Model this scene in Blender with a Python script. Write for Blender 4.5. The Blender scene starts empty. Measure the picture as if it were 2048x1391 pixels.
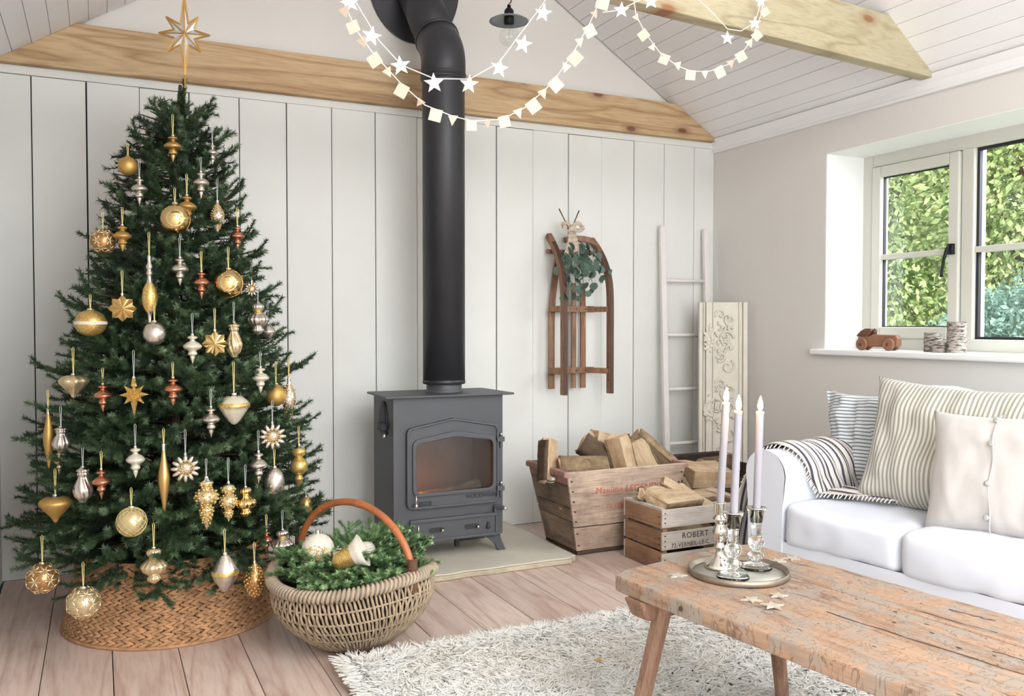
import bpy, bmesh, math, random
import numpy as np
from mathutils import Vector, Matrix, noise, Quaternion
PI = math.pi
rnd = random.Random(11)
sc = bpy.context.scene
COL = sc.collection

# ------------------------------------------------ camera
F_PX, YAW, PITCH, CAM_H = 1729.0, math.radians(25.5), math.radians(-1.56), 1.1
cd = bpy.data.cameras.new('camera'); cam = bpy.data.objects.new('camera', cd); COL.objects.link(cam)
cd.sensor_width = 36.0; cd.lens = F_PX * 36.0 / 2048.0; cd.clip_start = 0.02; cd.clip_end = 200
cam.location = (0, 0, CAM_H); cam.rotation_euler = (PI / 2 + PITCH, 0, -YAW)
sc.camera = cam
CF = Vector((math.sin(YAW) * math.cos(PITCH), math.cos(YAW) * math.cos(PITCH), math.sin(PITCH)))
CR = Vector((math.cos(YAW), -math.sin(YAW), 0)); CU = CR.cross(CF); CC = Vector((0, 0, CAM_H))
def ray(u, v): return CF + CR * ((u - 1024) / F_PX) + CU * ((695.5 - v) / F_PX)
def atY(u, v, Y): d = ray(u, v); return CC + d * (Y / d.y)
def atX(u, v, X): d = ray(u, v); return CC + d * (X / d.x)
def atZ(u, v, Z=0.0): d = ray(u, v); return CC + d * ((Z - CAM_H) / d.z)

# ------------------------------------------------ world, sun, lights, exposure
w = bpy.data.worlds.new('world'); sc.world = w; w.use_nodes = True
bg = w.node_tree.nodes['Background']; bg.inputs[0].default_value = (0.80, 0.90, 1.0, 1); bg.inputs[1].default_value = 1.5
sd = bpy.data.lights.new('sun', 'SUN'); sd.energy = 4.0; sd.angle = math.radians(3); sd.color = (1, .95, .84)
so = bpy.data.objects.new('sun', sd); COL.objects.link(so); so.rotation_euler = Vector((0.5, 0.7, -0.75)).to_track_quat('-Z', 'Y').to_euler()
def area(name, loc, target, sx, sy, power, color):
    d = bpy.data.lights.new(name, 'AREA'); d.shape = 'RECTANGLE'; d.size = sx; d.size_y = sy; d.energy = power; d.color = color
    o = bpy.data.objects.new(name, d); COL.objects.link(o); o.location = loc
    o.rotation_euler = (Vector(target) - Vector(loc)).to_track_quat('-Z', 'Y').to_euler(); return o
area('rear_fill', (1.5, -1.9, 1.6), (1.7, 3.0, 1.1), 3.0, 2.2, 96, (.985, .985, 1.0))  # unseen soft light behind the camera, standing in for daylight
area('left_fill', (-.95, -.45, 1.7), (2.4, 1.6, 1.0), 1.3, 1.0, 30, (.97, .98, 1.0))  # added fill light from the unseen left side
area('overhead_fill', (1.6, -.55, 2.65), (1.3, 2.0, 0.0), 2.0, 1.1, 50, (.96, .98, 1.0))  # added overhead fill for floor and rug; the roof has no opening
area('daylight_side_window', (4.9, 1.5, 2.9), (3.0, 2.6, 1.2), 2.2, 2.2, 170, (.90, .955, 1.0))
vs = sc.view_settings; vs.view_transform = 'Standard'; vs.look = 'None'; vs.gamma = 1.0; vs.use_curve_mapping = False
vs.exposure = 0.86

# ------------------------------------------------ materials
def s(r, g, b):
    f = lambda c: (c / 255 / 12.92) if c / 255 <= .04045 else ((c / 255 + .055) / 1.055) ** 2.4
    return (f(r), f(g), f(b), 1)
def nt(name):
    m = bpy.data.materials.new(name); m.use_nodes = True; t = m.node_tree
    return m, t, t.nodes['Principled BSDF']
def N(t, typ, **kw):
    n = t.nodes.new(typ)
    for k, v in kw.items(): setattr(n, k, v)
    return n
def coords(t, scale=(1, 1, 1), rot=(0, 0, 0), rand=True):
    tc = N(t, 'ShaderNodeTexCoord'); mp = N(t, 'ShaderNodeMapping')
    if rand:
        oi = N(t, 'ShaderNodeObjectInfo'); ml = N(t, 'ShaderNodeMath', operation='MULTIPLY'); ml.inputs[1].default_value = 37.0
        t.links.new(oi.outputs['Random'], ml.inputs[0]); ad = N(t, 'ShaderNodeVectorMath', operation='ADD')
        t.links.new(tc.outputs['Object'], ad.inputs[0]); t.links.new(ml.outputs[0], ad.inputs[1]); t.links.new(ad.outputs[0], mp.inputs[0])
    else: t.links.new(tc.outputs['Object'], mp.inputs[0])
    mp.inputs['Scale'].default_value = scale; mp.inputs['Rotation'].default_value = rot
    return mp.outputs[0]
def noi(t, vec, scale, detail=3, rough=.5, dist=0.0):
    n = N(t, 'ShaderNodeTexNoise'); n.inputs['Scale'].default_value = scale; n.inputs['Detail'].default_value = detail
    n.inputs['Roughness'].default_value = rough; n.inputs['Distortion'].default_value = dist; t.links.new(vec, n.inputs['Vector']); return n.outputs['Fac']
def ramp(t, fac, stops, interp='LINEAR'):
    r = N(t, 'ShaderNodeValToRGB'); e = r.color_ramp.elements; r.color_ramp.interpolation = interp
    while len(e) < len(stops): e.new(.5)
    for i, (p, c) in enumerate(stops): e[i].position = p; e[i].color = c
    t.links.new(fac, r.inputs[0]); return r.outputs[0]
def mix(t, fac, a, b, mode='MIX'):
    m = N(t, 'ShaderNodeMix', data_type='RGBA', blend_type=mode)
    for sck, v in ((m.inputs[0], fac), (m.inputs[6], a), (m.inputs[7], b)):
        if hasattr(v, 'is_linked'): t.links.new(v, sck)
        else: sck.default_value = v
    return m.outputs[2]
def bump(t, p, h, st=.2, d=.002):
    b = N(t, 'ShaderNodeBump'); b.inputs['Strength'].default_value = st; b.inputs['Distance'].default_value = d
    t.links.new(h, b.inputs['Height']); t.links.new(b.outputs[0], p.inputs['Normal'])
G0, G1 = (0, 0, 0, 1), (1, 1, 1, 1)
def plain(name, col, rough=.5, metal=0.0, var=.0, vs_=6, bmp=0.0, bs=60, **kw):
    m, t, p = nt(name); p.inputs['Base Color'].default_value = col; p.inputs['Roughness'].default_value = rough; p.inputs['Metallic'].default_value = metal
    v = coords(t)
    if var:
        d = tuple(c * (1 - var) for c in col[:3]) + (1,); n = noi(t, v, vs_, 4, .6)
        t.links.new(ramp(t, n, [(.3, d), (.7, col)]), p.inputs['Base Color'])
    if bmp: bump(t, p, noi(t, v, bs, 3), bmp)
    for k, x in kw.items(): p.inputs[k.replace('_', ' ')].default_value = x
    return m
dcol2 = s(104, 82, 68)
def wood(name, lo, mid, hi, axis='Y', sc_=9.0, rings=7.0, rough=.6, knots=0.0, kcol=s(120, 70, 40), dirt=0.0, dcol=s(90, 78, 68), contrast=.5, bmp=.25, objvar=.12, stretch=.07, dsc=3.0, kplane='XY', dr=(.42, .68), scars=0, kt=(.035, .07, .14)):
    m, t, p = nt(name); ax = 'XYZ'.index(axis); scl = [1, 1, 1]; scl[ax] = stretch
    v = coords(t, tuple(scl)); n1 = noi(t, v, sc_, 2, .5, .4)
    ml = N(t, 'ShaderNodeMath', operation='MULTIPLY'); ml.inputs[1].default_value = rings; t.links.new(n1, ml.inputs[0])
    pp = N(t, 'ShaderNodeMath', operation='PINGPONG'); pp.inputs[1].default_value = 1.0; t.links.new(ml.outputs[0], pp.inputs[0])
    fine = noi(t, v, sc_ * 14, 3, .6)
    c = ramp(t, pp.outputs[0], [(0, lo), (.28, mid), (.6, hi), (1, mid)])
    c2 = ramp(t, fine, [(.3, lo), (.55, hi)]); c = mix(t, contrast, c2, c)
    big = noi(t, coords(t), 1.6, 2); c = mix(t, ramp(t, big, [(.35, (.22, .22, .22, 1)), (.7, G0)]), c, lo)
    if knots:
        ks = [1, 1, 1]; ks[ax] = .45
        vo = N(t, 'ShaderNodeTexVoronoi', voronoi_dimensions='2D'); vo.inputs['Scale'].default_value = knots; vo.inputs['Randomness'].default_value = 1
        kv = N(t, 'ShaderNodeSeparateXYZ'); kc = N(t, 'ShaderNodeCombineXYZ'); t.links.new(coords(t, tuple(ks)), kv.inputs[0]); t.links.new(kv.outputs[0], kc.inputs[0]); t.links.new(kv.outputs[2 if kplane == 'XZ' else 1], kc.inputs[1])
        t.links.new(kc.outputs[0], vo.inputs['Vector'])
        c = mix(t, ramp(t, vo.outputs['Distance'], [(kt[0], (.9, .9, .9, 1)), (kt[1], (.35, .35, .35, 1)), (kt[2], G0)]), c, kcol)
    if dirt:
        dn = noi(t, coords(t), dsc, 5, .65); c = mix(t, ramp(t, dn, [(dr[0], G0), (dr[1], (dirt,) * 3 + (1,))]), c, dcol)
    if scars:
        sn = noi(t, coords(t, (1, 1, .3)), 16, 3, .6, 2.2); c = mix(t, ramp(t, sn, [(.478, G0), (.5, (scars,) * 3 + (1,)), (.522, G0)]), c, dcol2)
        sn = noi(t, coords(t, (.5, 2.5, .3)), 9, 4, .65, 1.0); c = mix(t, ramp(t, sn, [(.33, (scars,) * 3 + (1,)), (.42, G0)]), c, dcol2)
    if objvar:
        oi = N(t, 'ShaderNodeObjectInfo'); rr = ramp(t, oi.outputs['Random'], [(0, (1 - objvar,) * 3 + (1,)), (1, G1)]); c = mix(t, 1.0, c, rr, 'MULTIPLY')
    t.links.new(c, p.inputs['Base Color']); p.inputs['Roughness'].default_value = rough; bump(t, p, fine, bmp, .002); return m
def stripes(name, base, line, axis, per, width, soft=.06, rough=.9, wob=.0, line2=None):
    m, t, p = nt(name); tc = N(t, 'ShaderNodeTexCoord'); src = tc.outputs['UV'] if axis in 'UV' else tc.outputs['Object']
    sp = N(t, 'ShaderNodeSeparateXYZ'); t.links.new(src, sp.inputs[0]); o = sp.outputs['UV'.index(axis) if axis in 'UV' else 'XYZ'.index(axis)]
    ml = N(t, 'ShaderNodeMath', operation='MULTIPLY'); ml.inputs[1].default_value = 1 / per; t.links.new(o, ml.inputs[0])
    fr = N(t, 'ShaderNodeMath', operation='FRACT'); t.links.new(ml.outputs[0], fr.inputs[0])
    c = ramp(t, fr.outputs[0], [(0, base), (.5 - width / 2 - soft, base), (.5 - width / 2, line), (.5 + width / 2, line), (.5 + width / 2 + soft, base)])
    t.links.new(c, p.inputs['Base Color']); p.inputs['Roughness'].default_value = rough; p.inputs['Sheen Weight'].default_value = .2
    bump(t, p, noi(t, coords(t), 400, 2), .15, .001); return m
def glitter(name, a, b, sc_=520, metal=.75, rough=.3):
    m, t, p = nt(name); vo = N(t, 'ShaderNodeTexVoronoi'); vo.inputs['Scale'].default_value = sc_; t.links.new(coords(t), vo.inputs['Vector'])
    t.links.new(ramp(t, vo.outputs['Color'], [(.2, a), (.8, b)]), p.inputs['Base Color']); p.inputs['Metallic'].default_value = metal; p.inputs['Roughness'].default_value = rough
    bump(t, p, vo.outputs['Color'], 1.0, .004); return m
def windowglass(name):
    m = bpy.data.materials.new(name); m.use_nodes = True; t = m.node_tree; t.nodes.clear(); out = N(t, 'ShaderNodeOutputMaterial')
    a = N(t, 'ShaderNodeBsdfTransparent'); b = N(t, 'ShaderNodeBsdfGlossy'); b.inputs['Roughness'].default_value = .02; mx = N(t, 'ShaderNodeMixShader'); mx.inputs[0].default_value = .06
    a.inputs[0].default_value = (.96, .98, .97, 1)
    t.links.new(a.outputs[0], mx.inputs[1]); t.links.new(b.outputs[0], mx.inputs[2]); t.links.new(mx.outputs[0], out.inputs[0]); return m
def leafmat(name, c1, c2, c3, tr=.35, sc_=3.0, rough=.6):
    m = bpy.data.materials.new(name); m.use_nodes = True; t = m.node_tree; p = t.nodes['Principled BSDF']; out = t.nodes['Material Output']
    c = ramp(t, noi(t, coords(t), sc_, 4, .7), [(.3, c1), (.5, c2), (.68, c3)])
    t.links.new(c, p.inputs['Base Color']); p.inputs['Roughness'].default_value = rough
    tl = N(t, 'ShaderNodeBsdfTranslucent'); t.links.new(c, tl.inputs[0]); mx = N(t, 'ShaderNodeMixShader'); mx.inputs[0].default_value = tr
    t.links.new(p.outputs[0], mx.inputs[1]); t.links.new(tl.outputs[0], mx.inputs[2]); t.links.new(mx.outputs[0], out.inputs[0]); return m
def emis(name, col, st):
    m, t, p = nt(name); p.inputs['Base Color'].default_value = col; p.inputs['Emission Color'].default_value = col; p.inputs['Emission Strength'].default_value = st; return m

M = {}
M['board'] = plain('painted_board', s(227, 226, 222), .55, 0, .05, 3, .12, 25)
M['gap'] = plain('dark_gap', s(28, 32, 38), .9)
M['plaster'] = plain('plaster', s(220, 216, 211), .9, 0, .03, 2, .1, 40)
M['white'] = plain('white_paint', s(242, 241, 240), .5, 0, .02, 3)
M['ceil'] = plain('ceiling_paint', s(238, 236, 237), .5, 0, .03, 2, .08, 20)
M['winframe'] = plain('window_paint', s(206, 204, 194), .4, 0, .03)
M['seal'] = plain('black_seal', s(30, 26, 34), .6)
M['pane'] = windowglass('pane_glass')
M['floor'] = wood('floor_pine', s(178, 144, 130), s(216, 192, 178), s(226, 206, 194), 'Y', 6, 11, .42, 1.9, s(150, 112, 96), .3, s(206, 190, 180), .6, .06, .08, .09)
M['beam'] = wood('beam_pine', s(150, 114, 78), s(192, 160, 120), s(206, 178, 140), 'X', 9, 9, .65, 4.3, s(112, 62, 38), 0, contrast=.7, kt=(.045, .075, .17), stretch=.08, kplane='XZ', bmp=.1)
M['beam2'] = wood('beam_pine_green', s(146, 132, 100), s(178, 166, 134), s(190, 180, 152), 'X', 9, 7, .65, 3.8, s(140, 88, 52), 0, contrast=.65, kt=(.04, .07, .15), stretch=.08, kplane='XZ', bmp=.1)
M['stove'] = plain('stove_paint', s(86, 87, 91), .5, .3, .04, 10, .35, 350)
M['stovedark'] = plain('stove_dark_paint', s(52, 53, 58), .55, .3, 0, 10, .3, 300)  # darker grey for lettering, slots and small fittings
M['flue'] = plain('flue_paint', s(60, 60, 64), .42, .35, 0, 10, .12, 300)
M['chrome'] = plain('chrome', s(225, 222, 215), .15, 1)
M['stone'] = plain('hearth_stone', s(208, 200, 184), .85, 0, .16, 5, .5, 18)
M['stoneedge'] = plain('hearth_edge', s(196, 184, 160), .9, 0, .35, 14, 1.0, 30)
M['ladder'] = plain('chalky_white', s(232, 226, 222), .8, 0, .07, 12, .2, 60)
M['carved'] = plain('carved_plaster_paint', s(228, 221, 208), .8, 0, .12, 14, .4, 60)
M['sled'] = wood('sled_wood', s(108, 72, 50), s(152, 108, 78), s(178, 134, 102), 'Z', 22, 4, .5, 0, dirt=.4, dcol=s(60, 34, 22))
M['sledmetal'] = plain('sled_iron', s(92, 66, 54), .55, .3, .2, 30)
M['crate'] = wood('crate_wood', s(128, 104, 88), s(196, 168, 146), s(212, 188, 168), 'X', 14, 5, .8, 0, dirt=.75, dcol=s(110, 94, 84), dsc=4, objvar=.2)
M['crateside'] = wood('crate_side_wood', s(92, 76, 64), s(150, 126, 106), s(178, 152, 130), 'Y', 14, 5, .8, 0, dirt=.8, dcol=s(84, 72, 64), dsc=5, objvar=.25)
M['crategrey'] = wood('crate_grey_wood', s(168, 158, 148), s(204, 194, 184), s(218, 210, 202), 'X', 16, 4, .8, 0, dirt=.4, dcol=s(150, 140, 130), objvar=.1)
M['cratewarm'] = wood('crate_warm_wood', s(120, 88, 66), s(160, 122, 94), s(182, 144, 112), 'Y', 16, 4, .8, 0, dirt=.6, dcol=s(96, 72, 58), objvar=.15)
M['redpaint'] = plain('faded_red_rail', s(176, 134, 124), .8, 0, .3, 16)
M['cratedark'] = wood('dark_box_wood', s(50, 36, 30), s(80, 60, 50), s(98, 76, 62), 'X', 16, 4, .85, 0, dirt=.6, dcol=s(36, 28, 24))
M['ink'] = plain('black_ink', s(70, 66, 66), .9)
M['redink'] = plain('faded_red_ink', s(206, 100, 92), .9)
M['nail'] = plain('rusty_nail', s(58, 42, 36), .7, .4)
M['logcut'] = wood('split_log', s(170, 138, 106), s(208, 180, 146), s(220, 196, 164), 'X', 18, 4, .8, 0, dirt=.5, dcol=s(150, 112, 78), objvar=.15, dsc=12)
M['bark'] = plain('bark', s(168, 142, 110), .95, 0, .65, 22, 1.0, 60)
M['barkdark'] = plain('bark_dark', s(116, 94, 76), .95, 0, .6, 22, 1.0, 60)
M['table'] = wood('table_wood', s(122, 94, 76), s(164, 131, 106), s(180, 149, 124), 'X', 14, 5, .6, 0, s(96, 66, 46), .9, s(150, 140, 130), .65, .6, .06, .10, 13.0, dr=(.45, .58), scars=.85)
M['tableleg'] = wood('table_leg_wood', s(112, 80, 62), s(150, 114, 92), s(172, 138, 114), 'Z', 20, 4, .7, 0, dirt=.4, dcol=s(92, 70, 58))
M['crack'] = plain('crack_dirt', s(84, 66, 54), .95)
M['sofa'] = plain('sofa_cotton', s(209, 213, 223), .9, 0, .01, 4, .30, 11, Sheen_Weight=.15)
M['linen'] = plain('linen', s(192, 188, 185), .95, 0, .05, 30, .25, 500, Sheen_Weight=.2)
M['tick1'] = stripes('ticking_grey', s(206, 209, 211), s(112, 120, 128), 'Z', .0135, .28, .1)
M['tick2'] = stripes('ticking_beige', s(200, 198, 190), s(148, 144, 130), 'X', .015, .36, .1)
M['throw'] = stripes('throw_stripe', s(204, 197, 190), s(62, 62, 78), 'U', .026, .30, .05)
M['fringe'] = plain('fringe', s(225, 216, 204), .95)
M['button'] = plain('pearl_button', s(190, 196, 196), .15, .5)
M['rug'] = leafmat('shag_wool', s(250, 246, 238), s(254, 252, 248), s(255, 255, 253), .45, 9, .95)
M['tray'] = plain('pewter', s(205, 202, 194), .42, .75, .15, 14)
M['trayrim'] = plain('pewter_dark', s(160, 146, 130), .45, .8, .3, 30)
M['mercury'] = plain('mercury_glass', s(226, 222, 212), .12, 1, .12, 40)
m, t, p = nt('clear_glass'); p.inputs['Transmission Weight'].default_value = 1; p.inputs['Roughness'].default_value = .01; p.inputs['IOR'].default_value = 1.46; p.inputs['Base Color'].default_value = (.97, .99, .98, 1); M['glass'] = m
m, t, p = nt('thin_bulb_glass'); M['bulb'] = windowglass('bulb_glass')
m, t, p = nt('candle_wax'); p.inputs['Base Color'].default_value = s(148, 149, 158); p.inputs['Subsurface Weight'].default_value = .4; p.inputs['Subsurface Radius'].default_value = (.035, .010, .006); p.inputs['Subsurface Scale'].default_value = 1.0; p.inputs['Roughness'].default_value = .45; M['wax'] = m
M['waxtip'] = emis('glowing_wax_rim', (1, .42, .20, 1), .9)  # candle glow put into the wax rim as emission
m = bpy.data.materials.new('flame'); m.use_nodes = True; t = m.node_tree; t.nodes.clear(); a_ = N(t, 'ShaderNodeBsdfTransparent'); b_ = N(t, 'ShaderNodeEmission'); b_.inputs[0].default_value = (1, .62, .26, 1); b_.inputs[1].default_value = 7
c_ = N(t, 'ShaderNodeAddShader'); o_ = N(t, 'ShaderNodeOutputMaterial'); t.links.new(a_.outputs[0], c_.inputs[0]); t.links.new(b_.outputs[0], c_.inputs[1]); t.links.new(c_.outputs[0], o_.inputs[0]); M['flame'] = m
M['ember'] = emis('ember', (1, .22, .07, 1), 2.2)
M['brick'] = plain('firebrick', s(96, 70, 58), .9, 0, .4, 8, .05, 40)
m, t, p = nt('stove_glass'); M['stoveglass'] = windowglass('stove_glass_pane'); M['stoveglass'].node_tree.nodes['Mix Shader'].inputs[0].default_value = .055; M['stoveglass'].node_tree.nodes['Glossy BSDF'].inputs['Roughness'].default_value = .22
M['felt'] = plain('cream_felt', s(214, 202, 182), .9, 0, .06, 40)
M['feltpink'] = plain('blush_felt', s(200, 178, 160), .9, 0, .06, 40)
M['feltwhite'] = plain('white_card', s(236, 236, 238), .8)
M['string'] = plain('white_string', s(238, 234, 226), .9)
M['enamel'] = plain('grey_enamel', s(132, 140, 146), .4, .3, .12, 20)
M['blackmetal'] = plain('black_metal', s(28, 28, 30), .4, .6)
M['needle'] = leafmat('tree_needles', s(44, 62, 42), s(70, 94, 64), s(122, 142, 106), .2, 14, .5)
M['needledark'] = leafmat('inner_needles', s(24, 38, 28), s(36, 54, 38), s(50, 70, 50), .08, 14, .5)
M['fir'] = leafmat('fir_needles', s(84, 116, 76), s(118, 152, 100), s(166, 188, 142), .15, 20, .45)
M['twig'] = plain('twig_bark', s(74, 58, 42), .9)
M['wicker'] = plain('wicker', s(184, 162, 136), .7, 0, .45, 40, .5, 90)
M['wickerrim'] = plain('wicker_rim', s(184, 166, 144), .7, 0, .38, 22, .5, 90)
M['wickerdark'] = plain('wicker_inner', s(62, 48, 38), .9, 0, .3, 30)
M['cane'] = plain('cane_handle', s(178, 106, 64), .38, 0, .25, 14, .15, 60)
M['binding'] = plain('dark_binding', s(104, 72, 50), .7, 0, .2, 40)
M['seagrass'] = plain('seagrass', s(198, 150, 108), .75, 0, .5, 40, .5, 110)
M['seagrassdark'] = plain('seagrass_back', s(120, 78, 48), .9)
M['euc'] = leafmat('eucalyptus_leaf', s(62, 84, 70), s(86, 108, 94), s(124, 144, 130), .15, 16, .55)
M['ribbon'] = plain('linen_ribbon', s(208, 190, 172), .85, 0, .12, 30, .2, 300)
M['toywood'] = plain('toy_beech', s(142, 98, 72), .45, 0, .25, 20)
M['toydark'] = plain('toy_walnut', s(104, 68, 52), .45, 0, .2, 20)
m, t, p = nt('birch_bark'); c = ramp(t, noi(t, coords(t, (.25, .25, 1)), 130, 3, .7), [(.40, s(70, 60, 56)), (.52, s(160, 150, 142)), (.8, s(196, 188, 180))]); t.links.new(c, p.inputs['Base Color']); p.inputs['Roughness'].default_value = .9; M['birch'] = m
M['starwood'] = plain('star_driftwood', s(186, 178, 164), .85, 0, .25, 60)
M['gold'] = plain('antique_gold', s(206, 170, 108), .32, .9, .12, 50)
M['goldmatte'] = plain('matte_gold', s(200, 162, 96), .5, .75, .1, 30)
M['goldshine'] = plain('shiny_gold', s(238, 206, 140), .12, 1, .05, 30)
M['goldglit'] = glitter('gold_glitter', s(190, 146, 60), s(250, 222, 150))
M['silver'] = plain('antique_silver', s(222, 214, 204), .22, .9, .15, 50)
M['pearl'] = plain('pearl_glass', s(222, 214, 196), .28, .35, .06, 40)
M['copper'] = plain('copper_glass', s(212, 146, 116), .2, .9, .1, 40)
M['champ'] = plain('champagne_glass', s(226, 206, 166), .18, .75, .18, 60)
M['amber'] = plain('amber_lustre', s(190, 140, 92), .2, .7, .25, 50)
M['silglit'] = glitter('silver_glitter', s(190, 184, 172), s(250, 246, 238))
M['whiteglit'] = glitter('white_sugar', s(214, 204, 190), s(246, 240, 228), 700, .1, .8)
M['ribgold'] = plain('gold_ribbon', s(196, 180, 116), .6, .1)
M['ribwhite'] = plain('silver_ribbon', s(176, 180, 178), .6, .1)
M['mirror'] = plain('mirror', s(226, 228, 228), .25, .35)
M['foil'] = plain('gilded_edge', s(202, 158, 94), .4, .8)
M['chip'] = plain('charcoal_bit', s(52, 44, 48), .9)
M['goldbit'] = plain('gold_bit', s(196, 160, 84), .5, .4)
M['leaf1'] = leafmat('garden_yellow_green', s(142, 162, 104), s(178, 194, 134), s(222, 214, 172), .45, 7)
M['leaf2'] = leafmat('garden_green', s(96, 128, 80), s(144, 168, 112), s(200, 200, 150), .45, 6)
M['leaf3'] = leafmat('garden_blue_green', s(84, 114, 102), s(118, 146, 134), s(164, 184, 174), .35, 8)
M['leaf4'] = leafmat('garden_autumn', s(170, 170, 70), s(222, 196, 90), s(236, 170, 90), .4, 1.5)
M['trunk'] = plain('tree_trunk', s(96, 74, 58), .9, 0, .3, 10, .6, 30)
M['grass'] = plain('lawn', s(108, 140, 70), .95, 0, .3, 8)

# ------------------------------------------------ building helpers
def deps(): return bpy.context.evaluated_depsgraph_get()
def tagp(o, label=None, cat=None, group=None, kind=None):
    for k, v in (('label', label), ('category', cat), ('group', group), ('kind', kind)):
        if v: o[k] = v
    return o
def thing(name, label, cat, loc=(0, 0, 0), rz=0.0, group=None):
    o = bpy.data.objects.new(name, None); COL.objects.link(o); o.location = loc; o.rotation_euler = (0, 0, rz); o.empty_display_size = .05
    return tagp(o, label, cat, group)
def struct(name, loc=(0, 0, 0)):
    o = bpy.data.objects.new(name, None); COL.objects.link(o); o.location = loc; o['kind'] = 'structure'; return o
def frame_of(d, up=Vector((0, 0, 1))):
    d = Vector(d).normalized(); a = up.cross(d)
    if a.length < 1e-4: a = Vector((1, 0, 0)).cross(d)
    a.normalize(); return a, d.cross(a)
class MB:
    def __init__(self): self.v = []; self.f = []
    def add(self, vs_, fs):
        b = len(self.v); self.v += [tuple(x) for x in vs_]; self.f += [tuple(i + b for i in f) for f in fs]; return self
    def box(self, c, sz, R=None):
        c = Vector(c); vs_ = []
        for i in (-1, 1):
            for j in (-1, 1):
                for k in (-1, 1):
                    p = Vector((i * sz[0] / 2, j * sz[1] / 2, k * sz[2] / 2)); vs_.append(c + (R @ p if R else p))
        return self.add(vs_, [(0, 1, 3, 2), (4, 6, 7, 5), (0, 4, 5, 1), (2, 3, 7, 6), (0, 2, 6, 4), (1, 5, 7, 3)])
    def span(self, a, b): return self.box([(a[i] + b[i]) / 2 for i in range(3)], [abs(b[i] - a[i]) for i in range(3)])
    def bar(self, p0, p1, w_, t_, up=Vector((0, 0, 1))):
        p0 = Vector(p0); p1 = Vector(p1); a, b = frame_of(p1 - p0, Vector(up)); vs_ = []
        for p in (p0, p1):
            for i, j in ((-1, -1), (1, -1), (1, 1), (-1, 1)): vs_.append(p + a * (i * w_ / 2) + b * (j * t_ / 2))
        return self.add(vs_, [(3, 2, 1, 0), (4, 5, 6, 7), (0, 1, 5, 4), (1, 2, 6, 5), (2, 3, 7, 6), (3, 0, 4, 7)])
    def tube(self, pts, r, n=8, cap=True, closed=False, flat=1.0, up=Vector((0, 0, 1))):
        pts = [Vector(p) for p in pts]; k = len(pts); rr = r if isinstance(r, (list, tuple)) else [r] * k; vs_ = []
        pa = None
        for i, p in enumerate(pts):
            d = (pts[(i + 1) % k] - pts[i - 1]) if closed else (pts[min(i + 1, k - 1)] - pts[max(i - 1, 0)])
            if d.length < 1e-9: d = Vector((0, 0, 1))
            d.normalize()
            if pa is None: a, b = frame_of(d, up)
            else:
                a = pa - d * pa.dot(d)
                if a.length < 1e-6: a, b = frame_of(d, up)
                a.normalize(); b = d.cross(a)
            pa = a
            for j in range(n):
                th = 2 * PI * j / n; vs_.append(p + a * (math.cos(th) * rr[i]) + b * (math.sin(th) * rr[i] * flat))
        fs = []
        for i in range(k if closed else k - 1):
            i2 = (i + 1) % k
            for j in range(n): fs.append((i * n + j, i * n + (j + 1) % n, i2 * n + (j + 1) % n, i2 * n + j))
        if cap and not closed: fs.append(tuple(range(n - 1, -1, -1))); fs.append(tuple((k - 1) * n + j for j in range(n)))
        return self.add(vs_, fs)
    def lathe(self, prof, c=(0, 0, 0), n=20, fl=0, amp=0.0, tw=0.0, top=False, bot=False):
        vs_ = []; c = Vector(c)
        for (r, z) in prof:
            for j in range(n):
                th = 2 * PI * j / n; q = r * (1 + amp * math.cos(fl * th + tw * z * 100)) if fl else r
                vs_.append(c + Vector((q * math.cos(th), q * math.sin(th), z)))
        k = len(prof); fs = [(i * n + j, i * n + (j + 1) % n, (i + 1) * n + (j + 1) % n, (i + 1) * n + j) for i in range(k - 1) for j in range(n)]
        if bot: fs.append(tuple(range(n - 1, -1, -1)))
        if top: fs.append(tuple((k - 1) * n + j for j in range(n)))
        return self.add(vs_, fs)
    def prism(self, poly, d, frame):       # poly in 2D (a,b); frame = (origin, A, B, Cdir)
        o, A, B, Cd = [Vector(x) for x in frame]; n = len(poly)
        vs_ = [o + A * x + B * y for x, y in poly] + [o + A * x + B * y + Cd * d for x, y in poly]
        return self.add(vs_, [tuple(range(n - 1, -1, -1)), tuple(range(n, 2 * n))] + [(i, (i + 1) % n, n + (i + 1) % n, n + i) for i in range(n)])
    def blob(self, c, sz, R=None, a=6, b=4):
        c = Vector(c); vs_ = []
        for i in range(1, b):
            ph = PI * i / b
            for j in range(a):
                th = 2 * PI * j / a; p = Vector((sz[0] * math.cos(ph), sz[1] * math.sin(ph) * math.cos(th), sz[2] * math.sin(ph) * math.sin(th)))
                vs_.append(c + (R @ p if R else p))
        e0 = Vector((sz[0], 0, 0)); e1 = -e0; vs_.append(c + (R @ e0 if R else e0)); vs_.append(c + (R @ e1 if R else e1)); n0 = (b - 1) * a
        fs = [(n0, j + 0, (j + 1) % a) for j in range(a)] + [((b - 2) * a + (j + 1) % a, (b - 2) * a + j, n0 + 1) for j in range(a)]
        fs += [(i * a + j, (i + 1) * a + j, (i + 1) * a + (j + 1) % a, i * a + (j + 1) % a) for i in range(b - 2) for j in range(a)]
        return self.add(vs_, fs)
    def grid(self, fn, nu, nv, closeu=False):
        vs_ = [fn(i / (nu if closeu else nu - 1), j / (nv - 1)) for i in range(nu) for j in range(nv)]
        fs = [(i * nv + j, ((i + 1) % nu) * nv + j, ((i + 1) % nu) * nv + j + 1, i * nv + j + 1) for i in range(nu if closeu else nu - 1) for j in range(nv - 1)]
        return self.add(vs_, fs)
    def mesh(self, name, smooth=False):
        me = bpy.data.meshes.new(name); me.from_pydata(self.v, [], self.f); me.validate()
        if smooth: me.shade_smooth()
        return me
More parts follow.
